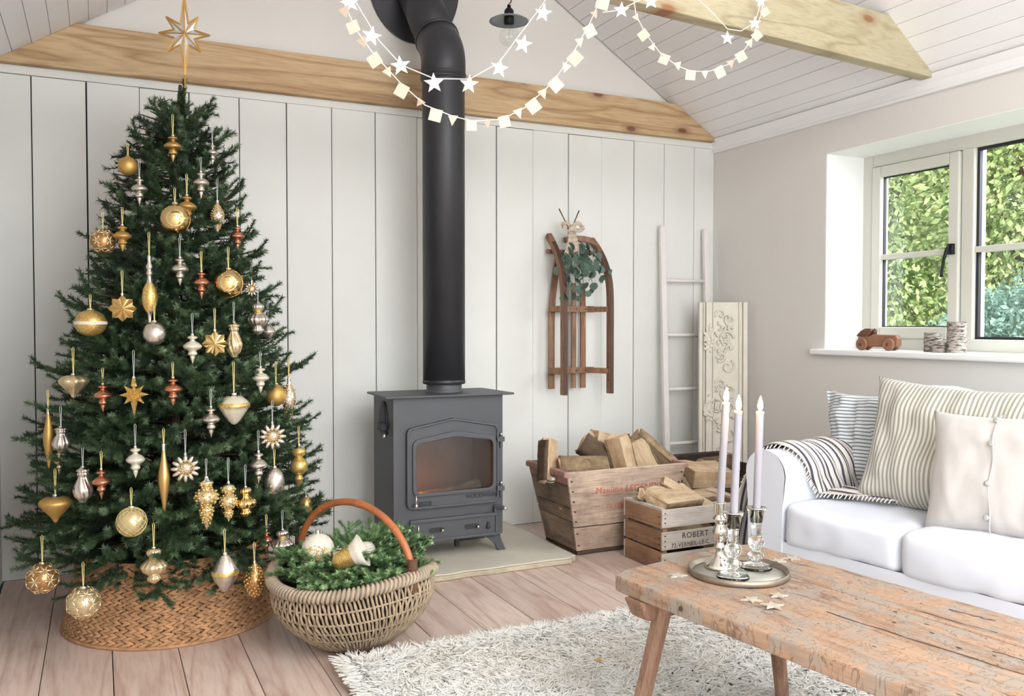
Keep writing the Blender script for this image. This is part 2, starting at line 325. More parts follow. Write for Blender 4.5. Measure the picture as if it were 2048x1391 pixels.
    def build(self, name, mat, parent=None, bevel=0.0, smooth=False, seg=2, fix=True, org=None, **kw):
        if org is not None: o_ = Vector(org); self.v = [tuple(Vector(p) - o_) for p in self.v]
        me = self.mesh(name, smooth)
        if fix:
            bm = bmesh.new(); bm.from_mesh(me); bmesh.ops.recalc_face_normals(bm, faces=bm.faces); bm.to_mesh(me); bm.free()
        me.materials.append(M[mat] if isinstance(mat, str) else mat)
        o = bpy.data.objects.new(name, me); COL.objects.link(o)
        if parent: o.parent = parent
        if org is not None: o.location = org
        if bevel:
            b = o.modifiers.new('bevel', 'BEVEL'); b.width = bevel; b.segments = seg; b.limit_method = 'ANGLE'; b.angle_limit = .7
        return tagp(o, **kw)
def dupe(o, parent=None, loc=None, rot=None, scale=None):
    c = o.copy(); COL.objects.link(c); c.parent = parent
    if loc is not None: c.location = loc
    if rot is not None: c.rotation_euler = rot
    if scale is not None: c.scale = (scale,) * 3 if isinstance(scale, (int, float)) else scale
    return c
def text(name, body, size, mat, parent, loc, rot, ext=.0006, spacing=1.0, align='CENTER', off=0.0):
    cu = bpy.data.curves.new(name, 'FONT'); cu.body = body; cu.size = size; cu.extrude = ext; cu.align_x = align; cu.space_character = spacing; cu.offset = off; cu.resolution_u = 3
    o = bpy.data.objects.new(name + '_tmp', cu); COL.objects.link(o); bpy.context.view_layer.update()
    me = bpy.data.meshes.new_from_object(o.evaluated_get(deps())); bpy.data.objects.remove(o); me.materials.clear(); me.materials.append(M[mat])
    r = bpy.data.objects.new(name, me); COL.objects.link(r); r.parent = parent; r.location = loc; r.rotation_euler = rot; return r
def starpoly(n, ro, ri, rot=PI / 2): return [((ro if i % 2 == 0 else ri) * math.cos(rot + PI * i / n), (ro if i % 2 == 0 else ri) * math.sin(rot + PI * i / n)) for i in range(2 * n)]
def Rxyz(x, y, z): return Matrix.Rotation(z, 3, 'Z') @ Matrix.Rotation(y, 3, 'Y') @ Matrix.Rotation(x, 3, 'X')
EX, EY, EZ = Vector((1, 0, 0)), Vector((0, 1, 0)), Vector((0, 0, 1))
# ================================================ THE SETTING
XL, XR, YB, YF, ZT = -0.39, 3.39, 4.25, -1.6, 2.20
SL = 0.63; XM = (XL + XR) / 2; ZA = ZT + SL * (XR - XM)
# floor: planks run towards the back wall
fl = MB().span((XL - .1, YF, -.06), (XR + .1, YB + .1, -.022)).build('floor', 'gap', kind='structure')
x = -0.177 - .203 * 2; pm = {}
while x < XR:
    x0, x1 = max(x, XL), min(x + .203, XR)
    if x1 - x0 > .02:
        key = round(x1 - x0, 3)
        if key not in pm:
            pm[key] = MB().box((0, 0, 0), (x1 - x0 - .0028, YB - YF, .022)).build('plank', 'floor', fl, bevel=.0012, seg=1); o = pm[key]
        else: o = dupe(pm[key], fl)
        o.location = ((x0 + x1) / 2, (YB + YF) / 2, -.011)
    x += .203
# back wall: vertical painted boards under a strip, plain gable above
wb = MB().span((XL - .1, YB + .018, 0), (XR + .1, YB + .12, ZT)).build('wall_back', 'gap', kind='structure')
J = [XL, -.253, -.041, .173, .383, .605, .824, 1.043, 1.264, 1.485, 1.71, 1.935, 2.155, 2.378, 2.593, 2.813, 3.024, 3.242, XR]
G = [.001, .0045, .006, .002, .0045, .004, .0042, .0035, .004, .003, .003, .006, .002, .004, .0012, .0045, .0022, .0045, .001]
for i in range(len(J) - 1):
    a, b = J[i] + G[i] / 2, J[i + 1] - G[i + 1] / 2; dz = rnd.uniform(.0, .004) * (rnd.random() < .6); dy = rnd.uniform(-.002, .002)
    MB().span((a, YB + dy, .002), (b, YB + .018, ZT - .036 - dz)).build('board', 'board', wb, bevel=.002, seg=1)
MB().prism([(XL - .1, ZT - .01), (XR + .1, ZT - .01), (XM, ZA + .1)], .1, ((0, YB + .012, 0), EX, EZ, EY)).build('gable', 'plaster', wb)
MB().span((XL, YB - .006, ZT - .036), (XR, YB + .02, ZT)).build('trim_1', 'board', None, bevel=.003, kind='structure')
# right wall with window opening
WY0, WY1, WZ0, WZ1 = 1.35, 3.345, 0.965, 1.98
wr = MB()
wr.span((XR, YF, 0), (XR + .36, YB + .1, WZ0)); wr.span((XR, YF, WZ1), (XR + .36, YB + .1, ZT + .1))
wr.span((XR, WY1, WZ0), (XR + .36, YB + .1, WZ1)); wr.span((XR, YF, WZ0), (XR + .36, WY0, WZ1))
wr = wr.build('wall_right', 'plaster', kind='structure')
rv = MB().span((XR + .002, WY1 - .004, WZ0), (XR + .27, WY1, WZ1)).span((XR + .002, WY0, WZ1 - .004), (XR + .27, WY1, WZ1)).span((XR + .002, WY0, WZ0), (XR + .27, WY0 + .004, WZ1))
rv.build('reveal', 'white', wr)
wl_ = MB().span((XL - .2, .3, 0), (XL, YB + .1, ZT + .1)).span((XL - .2, YF, 0), (XL, -1.2, ZT + .1)).span((XL - .2, -1.2, 0), (XL, .3, 1.0)).span((XL - .2, -1.2, 2.0), (XL, .3, ZT + .1)).build('wall_left', 'plaster', kind='structure')
w2 = struct('added_window'); MB().span((XL - .12, -1.2, 1.0), (XL - .06, .3, 1.06)).span((XL - .12, -1.2, 1.94), (XL - .06, .3, 2.0)).span((XL - .12, -1.2, 1.06), (XL - .06, -1.14, 1.94)).span((XL - .12, .24, 1.06), (XL - .06, .3, 1.94)).span((XL - .12, -.48, 1.06), (XL - .06, -.42, 1.94)).build('window_frame', 'winframe', w2)  # unseen window added in the left wall to carry the fill light
MB().span((XL - .092, -1.15, 1.05), (XL - .088, .25, 1.95)).build('pane', 'pane', w2)
wf = MB().span((XL - .2, YF - .15, 0), (.0, YF, ZT)).span((2.7, YF - .15, 0), (XR + .2, YF, ZT)).span((0, YF - .15, 2.15), (2.7, YF, ZT))
wf.prism([(XL - .1, ZT), (XR + .1, ZT), (XM, ZA + .1)], .15, ((0, YF - .15, 0), EX, EZ, EY)); wf.build('wall_front', 'plaster', kind='structure')
dr = MB()  # unseen glazed doors added as an opening for the rear area light
for xx in (0.02, .9, 1.8, 2.68): dr.span((xx - .025, YF - .09, 0), (xx + .025, YF - .05, 2.15))
dr.span((0, YF - .09, 0), (2.7, YF - .05, .08)).span((0, YF - .09, 2.1), (2.7, YF - .05, 2.15)); dr = dr.build('added_door', 'winframe', kind='structure')
MB().span((.03, YF - .072, .06), (2.67, YF - .068, 2.12)).build('pane', 'pane', dr)
# coving along right wall
cv = MB().prism([(0, -.058), (0, .0), (-.040, .022), (-.016, -.012), (-.014, -.040), (-.020, -.046), (-.020, -.058)], YB - YF, ((XR, YF, ZT - .005), EX, EZ, EY)).build('trim_2', 'ceil', kind='structure', bevel=.003)
# ceiling slopes with boards
LS = (XR - XM) * math.sqrt(1 + SL * SL); nb = 26; bw = LS / nb; th = math.atan(SL)
ce = MB(); ce.prism([(XR + .25, ZT - SL * .25 + .02), (XM, ZA + .02), (XL - .25, ZT - SL * .25 + .02), (XL - .25, ZT + .2), (XM, ZA + .22), (XR + .25, ZT + .2)], YB - YF + .2, ((0, YF - .15, 0), EX, EZ, EY))
ce = ce.build('ceiling', 'ceil', kind='structure')
cb = None
for sd_ in (1, -1):
    for i in range(nb):
        q = (i + .5) * bw; cx = (XR - q * math.cos(th)) if sd_ == 1 else (XL + q * math.cos(th)); cz = ZT + q * math.sin(th)
        if cb is None: cb = MB().box((0, 0, 0), (bw - .0022, YB - YF, .02)).build('ceiling_board', 'ceil', ce, bevel=.0012, seg=1); o = cb
        else: o = dupe(cb, ce)
        o.location = (cx + sd_ * math.sin(th) * .010, (YB + YF) / 2, cz + math.cos(th) * .010); o.rotation_euler = (0, th * sd_, 0)
# tie beams
def beamcut(zt): d = (zt - ZT) / SL; return [(XL, ZT), (XR, ZT), (XR - d, zt), (XL + d, zt)]
b1 = MB().prism(beamcut(2.398), .055, ((0, YB - .045, 0), EX, EZ, EY)).build('tie_beam', 'beam', bevel=.004, label='knotty pine tie beam across the back wall behind the black flue', cat='beam')
b2 = MB(); v0, v1 = Vector((XR, 2.70, 0)), Vector((XL, 2.285, 0)); dirb = (v0 - v1).normalized(); nrm = Vector((-dirb.y, dirb.x, 0)); LB = (v0 - v1).length
pl = [(0.0, ZT), (LB, ZT), (LB - .335, 2.415), (.335, 2.415)]
b2.prism(pl, .065, (v1, dirb, EZ, nrm)).build('tie_beam', 'beam2', bevel=.004, label='greenish pine tie beam nearer the camera, ending above the sofa wall', cat='beam')
MB().prism(pl, .065, (Vector((XL, .7, 0)), EX, EZ, EY)).build('tie_beam', 'beam2', bevel=.004, label='pine tie beam overhead near the added rear doors', cat='beam')
# window
wn = struct('window_1'); FX = XR + .26
def rect(mb, y0, y1, z0, z1, wd, x0, x1):
    mb.span((x0, y0, z0), (x1, y0 + wd, z1)).span((x0, y1 - wd, z0), (x1, y1, z1)).span((x0, y0 + wd, z0), (x1, y1 - wd, z0 + wd)).span((x0, y0 + wd, z1 - wd), (x1, y1 - wd, z1)); return mb
fr = rect(MB(), WY0, WY1, WZ0, WZ1, .065, FX, FX + .09); fr.build('window_frame', 'winframe', wn, bevel=.006)
for y in (2.70, 1.97): MB().span((FX + .001, y, WZ0 + .063), (FX + .089, y + .065, WZ1 - .063)).build('mullion', 'winframe', wn, bevel=.006)
for y0, y1, inset in ((2.765, 3.28, .012), (1.415, 1.97, .012)):
    c_ = rect(MB(), y0 + .004, y1 - .004, WZ0 + .067, WZ1 - .067, .055, FX - .012, FX + .05).build('casement', 'winframe', wn, bevel=.006)
    MB().span((FX + .0, y0 + .05, 1.433), (FX + .045, y1 - .05, 1.46)).build('glazing_bar', 'winframe', wn, bevel=.004)
    rect(MB(), y0 + .056, y1 - .056, WZ0 + .12, WZ1 - .12, .007, FX + .012, FX + .03).build('glazing_seal', 'seal', wn)
    for z0, z1 in ((WZ0 + .12, 1.435), (1.458, WZ1 - .12)): MB().span((FX + .022, y0 + .055, z0), (FX + .027, y1 - .055, z1)).build('pane', 'pane', wn)
MB().span((FX + .01, 2.035, 1.433), (FX + .06, 2.70, 1.46)).build('glazing_bar', 'winframe', wn, bevel=.004)
rect(MB(), 2.037, 2.698, WZ0 + .066, WZ1 - .066, .012, FX + .02, FX + .04).build('glazing_seal', 'seal', wn)
for z0, z1 in ((WZ0 + .065, 1.435), (1.458, WZ1 - .065)): MB().span((FX + .03, 2.035, z0), (FX + .035, 2.70, z1)).build('pane', 'pane', wn)
hd = MB().box((FX - .02, 2.80, 1.455), (.018, .03, .05)); hd.tube([(FX - .03, 2.80, 1.47), (FX - .045, 2.803, 1.455), (FX - .048, 2.818, 1.40), (FX - .045, 2.83, 1.34), (FX - .046, 2.83, 1.325)], [.009, .009, .007, .006, .008], 8)
hd.build('window_handle', 'blackmetal', wn, smooth=True)
MB().span((XR - .035, WY0 - .06, WZ0 - .022), (XR + .27, WY1 + .075, WZ0 + .008)).build('window_sill', 'white', wn, bevel=.008)

# outside greenery
MB().span((3.8, -4, -.5), (16, 14, -.45)).build('lawn', 'grass', kind='stuff', label='green lawn outside the window', cat='grass')
def leaves(n, rx, rz, size, seed, shell=.45, droop=.5):
    r = np.random.default_rng(seed); d = r.normal(size=(n, 3)); d /= np.linalg.norm(d, axis=1)[:, None]; rad = (shell + (1 - shell) * r.random(n) ** .6)
    lump = 1 + .22 * np.sin(d[:, 0] * 6 + seed) * np.sin(d[:, 1] * 5 + 1) * np.cos(d[:, 2] * 7); c = d * (rad * lump)[:, None] * np.array([rx, rx, rz])
    a = d + r.normal(size=(n, 3)) * .6; a[:, 2] -= droop; a /= np.linalg.norm(a, axis=1)[:, None]; b = np.cross(a, r.normal(size=(n, 3))); b /= np.linalg.norm(b, axis=1)[:, None]
    L = size * (0.6 + .8 * r.random(n))[:, None]; W = L * .24
    V = np.stack([c, c + a * L * .5 + b * W, c + a * L, c + a * L * .5 - b * W], 1).reshape(-1, 3)
    me = bpy.data.meshes.new('crown'); me.from_pydata(V.tolist(), [], (np.arange(n)[:, None] * 4 + np.arange(4)).tolist()); return me
def gardentree(name, x, y, rx, rz, zc, mat, n, size, label, cat, seed, trunk=True, grp=None):
    t_ = thing(name, label, cat, (x, y, -.45), 0, grp); me = leaves(n, rx, rz, size, seed); me.materials.append(M[mat]); o = bpy.data.objects.new('crown', me); COL.objects.link(o); o.parent = t_; o.location = (0, 0, zc + .45); o['kind'] = 'stuff'
    tb = MB().tube([(0, 0, 0), (.03, .02, zc * .6), (0, .05, zc + .3 + rz * .4)], [.09 * min(1, rx), .07 * min(1, rx), .03 * min(1, rx)], 8)
    for k in range(6 if rx > 1 else 0):
        a_ = k * 1.1 + seed; tb.tube([(0, .02, zc * .5 + k * .2), (math.cos(a_) * rx * .6, math.sin(a_) * rx * .6, zc + .2 + k * .22)], [.03 * min(1, rx), .01 * min(1, rx)], 5)
    tb.build('trunk', 'trunk', t_, smooth=True)
gardentree('conifer_tree', 6.6, 6.0, 1.2, 2.4, 2.0, 'leaf1', 42000, .060, 'feathery yellow-green conifer seen through the left casement', 'tree', 1)
gardentree('conifer_tree', 7.3, 4.7, 1.2, 2.5, 2.4, 'leaf1', 42000, .070, 'tall pale yellow-green tree seen through the upper right pane', 'tree', 2)
gardentree('leafy_tree', 8.6, 7.9, 1.6, 2.8, 2.4, 'leaf2', 42000, .070, 'deeper green tree far behind the yellow-green conifer', 'tree', 3)
gardentree('leafy_tree', 9.6, 5.6, 1.9, 3.0, 2.6, 'leaf2', 42000, .070, 'deeper green tree behind the middle of the window', 'tree', 4)
gardentree('leafy_tree', 8.6, 3.2, 1.8, 3.0, 2.6, 'leaf1', 30000, .075, 'broad pale tree at the right of the garden', 'tree', 5)
gardentree('garden_shrub', 5.55, 3.75, .55, .62, .78, 'leaf3', 16000, .045, 'blue-green shrub low in the right pane', 'shrub', 6)
gardentree('garden_shrub', 5.3, 4.35, .34, .40, .42, 'leaf2', 8000, .045, 'small mid-green shrub below the left casement', 'shrub', 7)
gardentree('garden_shrub', 5.0, 3.35, .40, .35, .42, 'leaf4', 8000, .045, 'low yellow and orange autumn bush in front of the blue-green shrub', 'shrub', 8)
gardentree('leafy_tree', 7.6, 1.2, 1.6, 2.6, 2.2, 'leaf2', 26000, .08, 'green tree beside the far end of the garden, past the sofa', 'tree', 9)
# ================================================ CHRISTMAS TREE
TX, TY = .255, 3.50
PR = [(.26, .54), (.36, .555), (.59, .505), (.87, .455), (1.19, .37), (1.47, .29), (1.66, .24), (1.80, .185), (1.90, .14), (1.96, .07), (2.02, .02)]
def trad(z):
    if z <= PR[0][0]: return PR[0][1]
    for (a, ra), (b, rb) in zip(PR, PR[1:]):
        if z <= b: return ra + (rb - ra) * (z - a) / (b - a)
    return .01
def needles(mb, p0, p1, n, ln, wd, r, spread=.9, flat=0.0):
    d = p1 - p0; dn = d.normalized(); a, b = frame_of(dn)
    for i in range(n):
        t_ = (i + r.random()) / n; th = r.uniform(0, 2 * PI); rad = a * math.cos(th) + b * math.sin(th) * (1 - flat)
        nd = (dn * (1.1 - .3 * t_) * .62 + rad * spread).normalized() * ln * r.uniform(.75, 1.15); base = p0 + d * t_
        sw = dn.cross(nd).normalized() * wd
        mb.add([base - sw, base + sw, base + nd], [(0, 1, 2)])
def branch_mesh(L, seed, dens=1700, fan=.9):
    r = random.Random(seed); mb = MB(); st = MB(); pts = [Vector((L * k / 8, .01 * math.sin(k + seed), .02 * L * k / 8 + .10 * L * (k / 8) ** 2.5)) for k in range(9)]
    for k in range(2, 8): needles(mb, pts[k], pts[k + 1], int((pts[k + 1] - pts[k]).length * dens * 1.1), .019, .0019, r)
    m_ = max(3, int(L / .038)); sd_ = 1
    for k in range(m_):
        f = .28 + .68 * k / m_; p = pts[0].lerp(pts[-1], f); p.z = .02 * L * f + .10 * L * f ** 2.5; sd_ = -sd_
        tl = min(.155, L * .42) * (1.05 - .45 * f) * r.uniform(.8, 1.2); an = sd_ * r.uniform(.55, .95) * fan
        d = Vector((math.cos(an), math.sin(an), r.uniform(-.12, .38))).normalized(); mid = p + d * tl * .5; end = p + d * tl + Vector((0, 0, tl * r.uniform(.0, .22)))
        st.tube([p, mid, end], [.0022, .002, .001], 4, cap=False)
        for a_, b_ in ((p, mid), (mid, end)): needles(mb, a_, b_, int((b_ - a_).length * dens), .019, .0019, r)
    st.tube(pts, [.004, .004, .0035, .0035, .003, .003, .0025, .002, .0015], 5, cap=False)
    me = mb.mesh('branch'); me.materials.append(M['needle']); ms = st.mesh('branch_stem'); ms.materials.append(M['twig']); return me, ms
tree = thing('christmas_tree', 'tall dark green artificial fir hung with gold and silver ornaments', 'christmas tree', (TX, TY, 0))
MB().tube([(0, 0, .02), (0, 0, .9), (.01, 0, 1.7), (.03, 0, 2.0)], [.018, .016, .012, .006], 8).build('trunk', 'twig', tree)
for k in range(4): MB().tube([(0, 0, .14), (math.cos(k * PI / 2 + .5) * .24, math.sin(k * PI / 2 + .5) * .24, .015)], .012, 6).build('stand_leg', 'blackmetal', tree)
LN = [.10, .16, .24, .32, .42, .52]; BR = {}
for i, L in enumerate(LN):
    for q in range(3): BR[(i, q)] = branch_mesh(L, i * 7 + q + 1)
NBR = 248; r = random.Random(5)
zz = []; z = .24; tot = 0
# density proportional to circumference
zs = [.27 + 1.67 * i / 400 for i in range(401)]; cum = [0]
for z_ in zs: cum.append(cum[-1] + trad(z_) + .06)
for i in range(NBR):
    tgt = cum[-1] * (i + .5) / NBR; k = next(j for j in range(len(cum)) if cum[j] >= tgt) - 1; z = zs[max(k, 0)]
    az = i * 2.39996 + r.uniform(-.15, .15); R_ = trad(z) * r.uniform(.78, .97); frac = (z - .27) / 1.7
    pitch = -.12 + .75 * frac ** 1.6 + r.uniform(-.13, .13)
    if z < .36: pitch -= .12
    Lw = R_ / math.cos(pitch); zi = max(.2, z - R_ * math.sin(pitch) - .05 * Lw); inner = 0.02
    li = min(range(len(LN)), key=lambda j: abs(LN[j] - Lw)); sc_ = Lw / LN[li]
    me, ms = BR[(li, i % 3)]
    o = bpy.data.objects.new('branch', me); COL.objects.link(o); o.parent = tree; o.scale = (sc_,) * 3
    o.location = (math.cos(az) * inner + .03 * frac, math.sin(az) * inner, zi); o.rotation_euler = Rxyz(r.uniform(-.5, .5), -pitch, az).to_euler()
# extra long tips which give the ragged outline
for az, z0, L, pt in ((-2.95, .34, .52, -.10), (-.42, .42, .56, -.03), (-.15, .90, .50, .10), (3.0, 1.12, .40, .2), (.1, .70, .52, .0), (-2.7, .62, .48, -.05), (3.1, .93, .46, .05), (-1.35, .36, .50, -.26), (-1.8, .36, .50, -.30), (-2.35, .35, .50, -.26), (-1.0, .36, .48, -.22), (-2.6, .37, .40, -.24), (-2.15, .38, .40, -.30), (-1.6, .39, .39, -.26), (-1.15, .38, .38, -.32), (-.75, .38, .40, -.26), (-.35, .38, .40, -.22), (-1.9, .40, .38, -.20), (-2.9, .38, .40, -.24)):
    me, ms = BR[(5, int(abs(az) * 3) % 3)]; o = bpy.data.objects.new('branch', me); COL.objects.link(o); o.parent = tree; o.scale = (L / .52,) * 3; o.location = (0, 0, z0 - .06); o.rotation_euler = Rxyz(0, -pt, az).to_euler()
me, ms = BR[(0, 0)]
for k in range(22):
    o = bpy.data.objects.new('branch', BR[(0 + (k % 2), k % 3)][0]); COL.objects.link(o); o.parent = tree; o.scale = (1.0,) * 3; o.location = (.03, 0, 1.64 + .0095 * k); o.rotation_euler = Rxyz(k, -.75 - .05 * (k % 3), k * 2.4).to_euler()
# interior growth and leader, uncountable
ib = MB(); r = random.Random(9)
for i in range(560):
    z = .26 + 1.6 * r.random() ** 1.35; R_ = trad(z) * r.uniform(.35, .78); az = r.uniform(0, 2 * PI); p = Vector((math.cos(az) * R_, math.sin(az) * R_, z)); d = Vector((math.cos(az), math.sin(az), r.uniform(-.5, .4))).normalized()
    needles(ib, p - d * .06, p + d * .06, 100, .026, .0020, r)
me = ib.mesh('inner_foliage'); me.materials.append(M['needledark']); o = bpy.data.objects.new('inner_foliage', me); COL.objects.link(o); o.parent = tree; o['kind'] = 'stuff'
for k in range(9):
    o = bpy.data.objects.new('branch', BR[(0, k % 3)][0]); COL.objects.link(o); o.parent = tree; o.scale = (.9 - .04 * k,) * 3; o.location = (.034, 0, 1.84 + .011 * k); o.rotation_euler = Rxyz(k, -1.28 - .02 * k, k * 2.4 + 1).to_euler()
st = MB()
for i in range(220):
    z = .26 + 1.6 * r.random() ** 1.2; az = r.uniform(0, 2 * PI); R_ = trad(z) * .8; st.tube([(0, 0, z), (math.cos(az) * R_, math.sin(az) * R_, z + .1 * R_)], [.004, .002], 4, cap=False)
st.build('inner_twigs', 'twig', tree, kind='stuff', fix=False)
ib = MB(); needles(ib, Vector((.03, 0, 1.80)), Vector((.045, 0, 2.02)), 700, .020, .0018, r, .7)
me = ib.mesh('leader_tip'); me.materials.append(M['needle']); o = bpy.data.objects.new('leader_tip', me); COL.objects.link(o); o.parent = tree

# ---- star topper
tp = atY(370, 160, TY - .02); star = thing('star_topper', 'large eight-pointed gilded star with mirror facets on top of the tree', 'star', tp); face = Vector((0 - tp.x, 0 - tp.y, 0)).normalized(); sx = Vector((-face.y, face.x, 0)) * -1
sxv = face.cross(EZ); sxv = Vector((CR.x, CR.y, 0)).normalized(); fz = face; cz = .168
pts8 = []
Ls = [(.150, 90), (.083, 45 + 6), (.095, -2), (.088, -47), (.150, -90), (.088, 225), (.097, 180 - 4), (.095, 136)]
for L, a_ in Ls: pts8.append((L, math.radians(a_)))
def P3(x, y, d=0.0): return sxv * x + EZ * (cz + y) + fz * d
fr_ = MB(); mi = MB()
for k, (L, a_) in enumerate(pts8):
    an = (a_ + (pts8[k - 1][1] if k else pts8[-1][1])) / 2
    tip = (L * math.cos(a_), L * math.sin(a_)); v1 = (.041 * math.cos(a_ + .40), .041 * math.sin(a_ + .40)); v2 = (.041 * math.cos(a_ - .40), .041 * math.sin(a_ - .40))
    for q in (v1, v2):
        fr_.bar(P3(tip[0], tip[1], .002), P3(q[0], q[1], .004), .0055, .006, fz)
        mi.add([P3(tip[0], tip[1], .001), P3(q[0], q[1], .002), P3(0, 0, .016), P3(tip[0], tip[1], -.003), P3(q[0], q[1], -.004), P3(0, 0, -.004)], [(0, 1, 2), (5, 4, 3), (0, 3, 4, 1), (1, 4, 5, 2), (2, 5, 3, 0)])
    fr_.bar(P3(tip[0], tip[1], .004), P3(0, 0, .018), .0045, .004, fz)
fr_.build('frame', 'foil', star); mi.build('mirror_facet', 'mirror', star); MB().tube([(0, 0, -.03), (0, 0, .02)], .004, 6).build('stem', 'foil', star)

# ---- hanging ornaments
def prof(kind):
    if kind == 'finial': return [(.06, 1), (.10, .985), (.10, .94), (.05, .93), (.22, .90), (.30, .86), (.22, .82), (.11, .79), (.16, .74), (.34, .69), (.50, .60), (.52, .56), (.46, .50), (.28, .45), (.20, .40), (.24, .37), (.27, .33), (.22, .28), (.13, .25), (.14, .21), (.09, .12), (.0, .0)]
    if kind == 'ball': return [(.0, 1), (.10, .995), (.11, .94)] + [(.5 * math.sin(a), .47 + .47 * math.cos(a)) for a in [.24 + (PI - .24) * i / 14 for i in range(15)]]
    if kind == 'egg': return [(.0, 1), (.10, .99), (.11, .95)] + [((.5) * math.sin(a) * (1 - .12 * math.cos(a)), .47 + .47 * math.cos(a)) for a in [.24 + (PI - .24) * i / 14 for i in range(15)]]
    if kind == 'onion': return [(.07, 1), (.08, .93), (.20, .92), (.38, .86), (.49, .76), (.5, .68), (.45, .58), (.32, .42), (.18, .26), (.09, .14), (.08, .08), (.0, .0)]
    if kind == 'lantern': return [(.09, 1), (.10, .93), (.2, .91), (.38, .80), (.49, .67), (.50, .62), (.50, .57), (.46, .52), (.32, .30), (.18, .12), (.08, .03), (.0, .0)]
    if kind == 'drop': return [(.09, 1), (.10, .94), (.14, .93), (.30, .80), (.45, .62), (.5, .52), (.5, .45), (.42, .32), (.25, .15), (.1, .04), (.0, .0)]
    if kind == 'spindle': return [(.1, 1), (.12, .97), (.1, .92), (.22, .80), (.42, .66), (.5, .54), (.46, .42), (.30, .28), (.17, .14), (.1, .04), (.0, .0)]
    if kind == 'icicle': return [(.12, 1), (.16, .98), (.14, .90), (.22, .78), (.42, .62), (.5, .50), (.44, .38), (.26, .22), (.14, .08), (.08, .01), (.0, .0)]
    if kind == 'teardrop': return [(.10, 1), (.13, .96), (.26, .92), (.34, .87), (.24, .83), (.30, .79), (.26, .75), (.22, .70), (.34, .58), (.48, .42), (.5, .32), (.40, .18), (.2, .08), (.16, .03), (.0, .0)]
    if kind == 'double': return [(.07, 1), (.09, .96), (.16, .95), (.26, .90), (.28, .84), (.24, .77), (.17, .72), (.17, .69), (.34, .62), (.49, .52), (.5, .45), (.40, .34), (.22, .26), (.20, .23), (.27, .19), (.26, .13), (.12, .05), (.0, .0)]
    if kind == 'tall': return [(.08, 1), (.10, .96), (.30, .90), (.32, .86), (.18, .81), (.20, .78), (.40, .72), (.5, .64), (.48, .55), (.30, .48), (.16, .45), (.28, .40), (.27, .33), (.18, .20), (.13, .1), (.0, .0)]
    if kind == 'capsule': return [(.10, 1), (.14, .96), (.10, .90), (.26, .82), (.12, .78), (.24, .73), (.12, .69), (.16, .62), (.42, .50), (.5, .38), (.46, .26), (.24, .16), (.14, .12), (.1, .0)]
    if kind == 'stack': return [(.07, 1), (.09, .95), (.3, .90), (.40, .83), (.36, .76), (.2, .71), (.2, .69), (.42, .62), (.5, .52), (.46, .42), (.26, .35), (.12, .31), (.26, .25), (.2, .18), (.1, .08), (.0, .0)]
def orn_point(u, v, push):
    d = ray(u, v); best = None
    for i in range(600):
        t_ = 2.6 + i * .003; p = CC + d * t_; q = math.hypot(p.x - TX - .03 * max(0, (p.z - .3) / 1.7), p.y - TY) - trad(p.z) * .93
        if q < push: return p
        if best is None or q < best[0]: best = (q, p)
    return best[1]
ON = 0
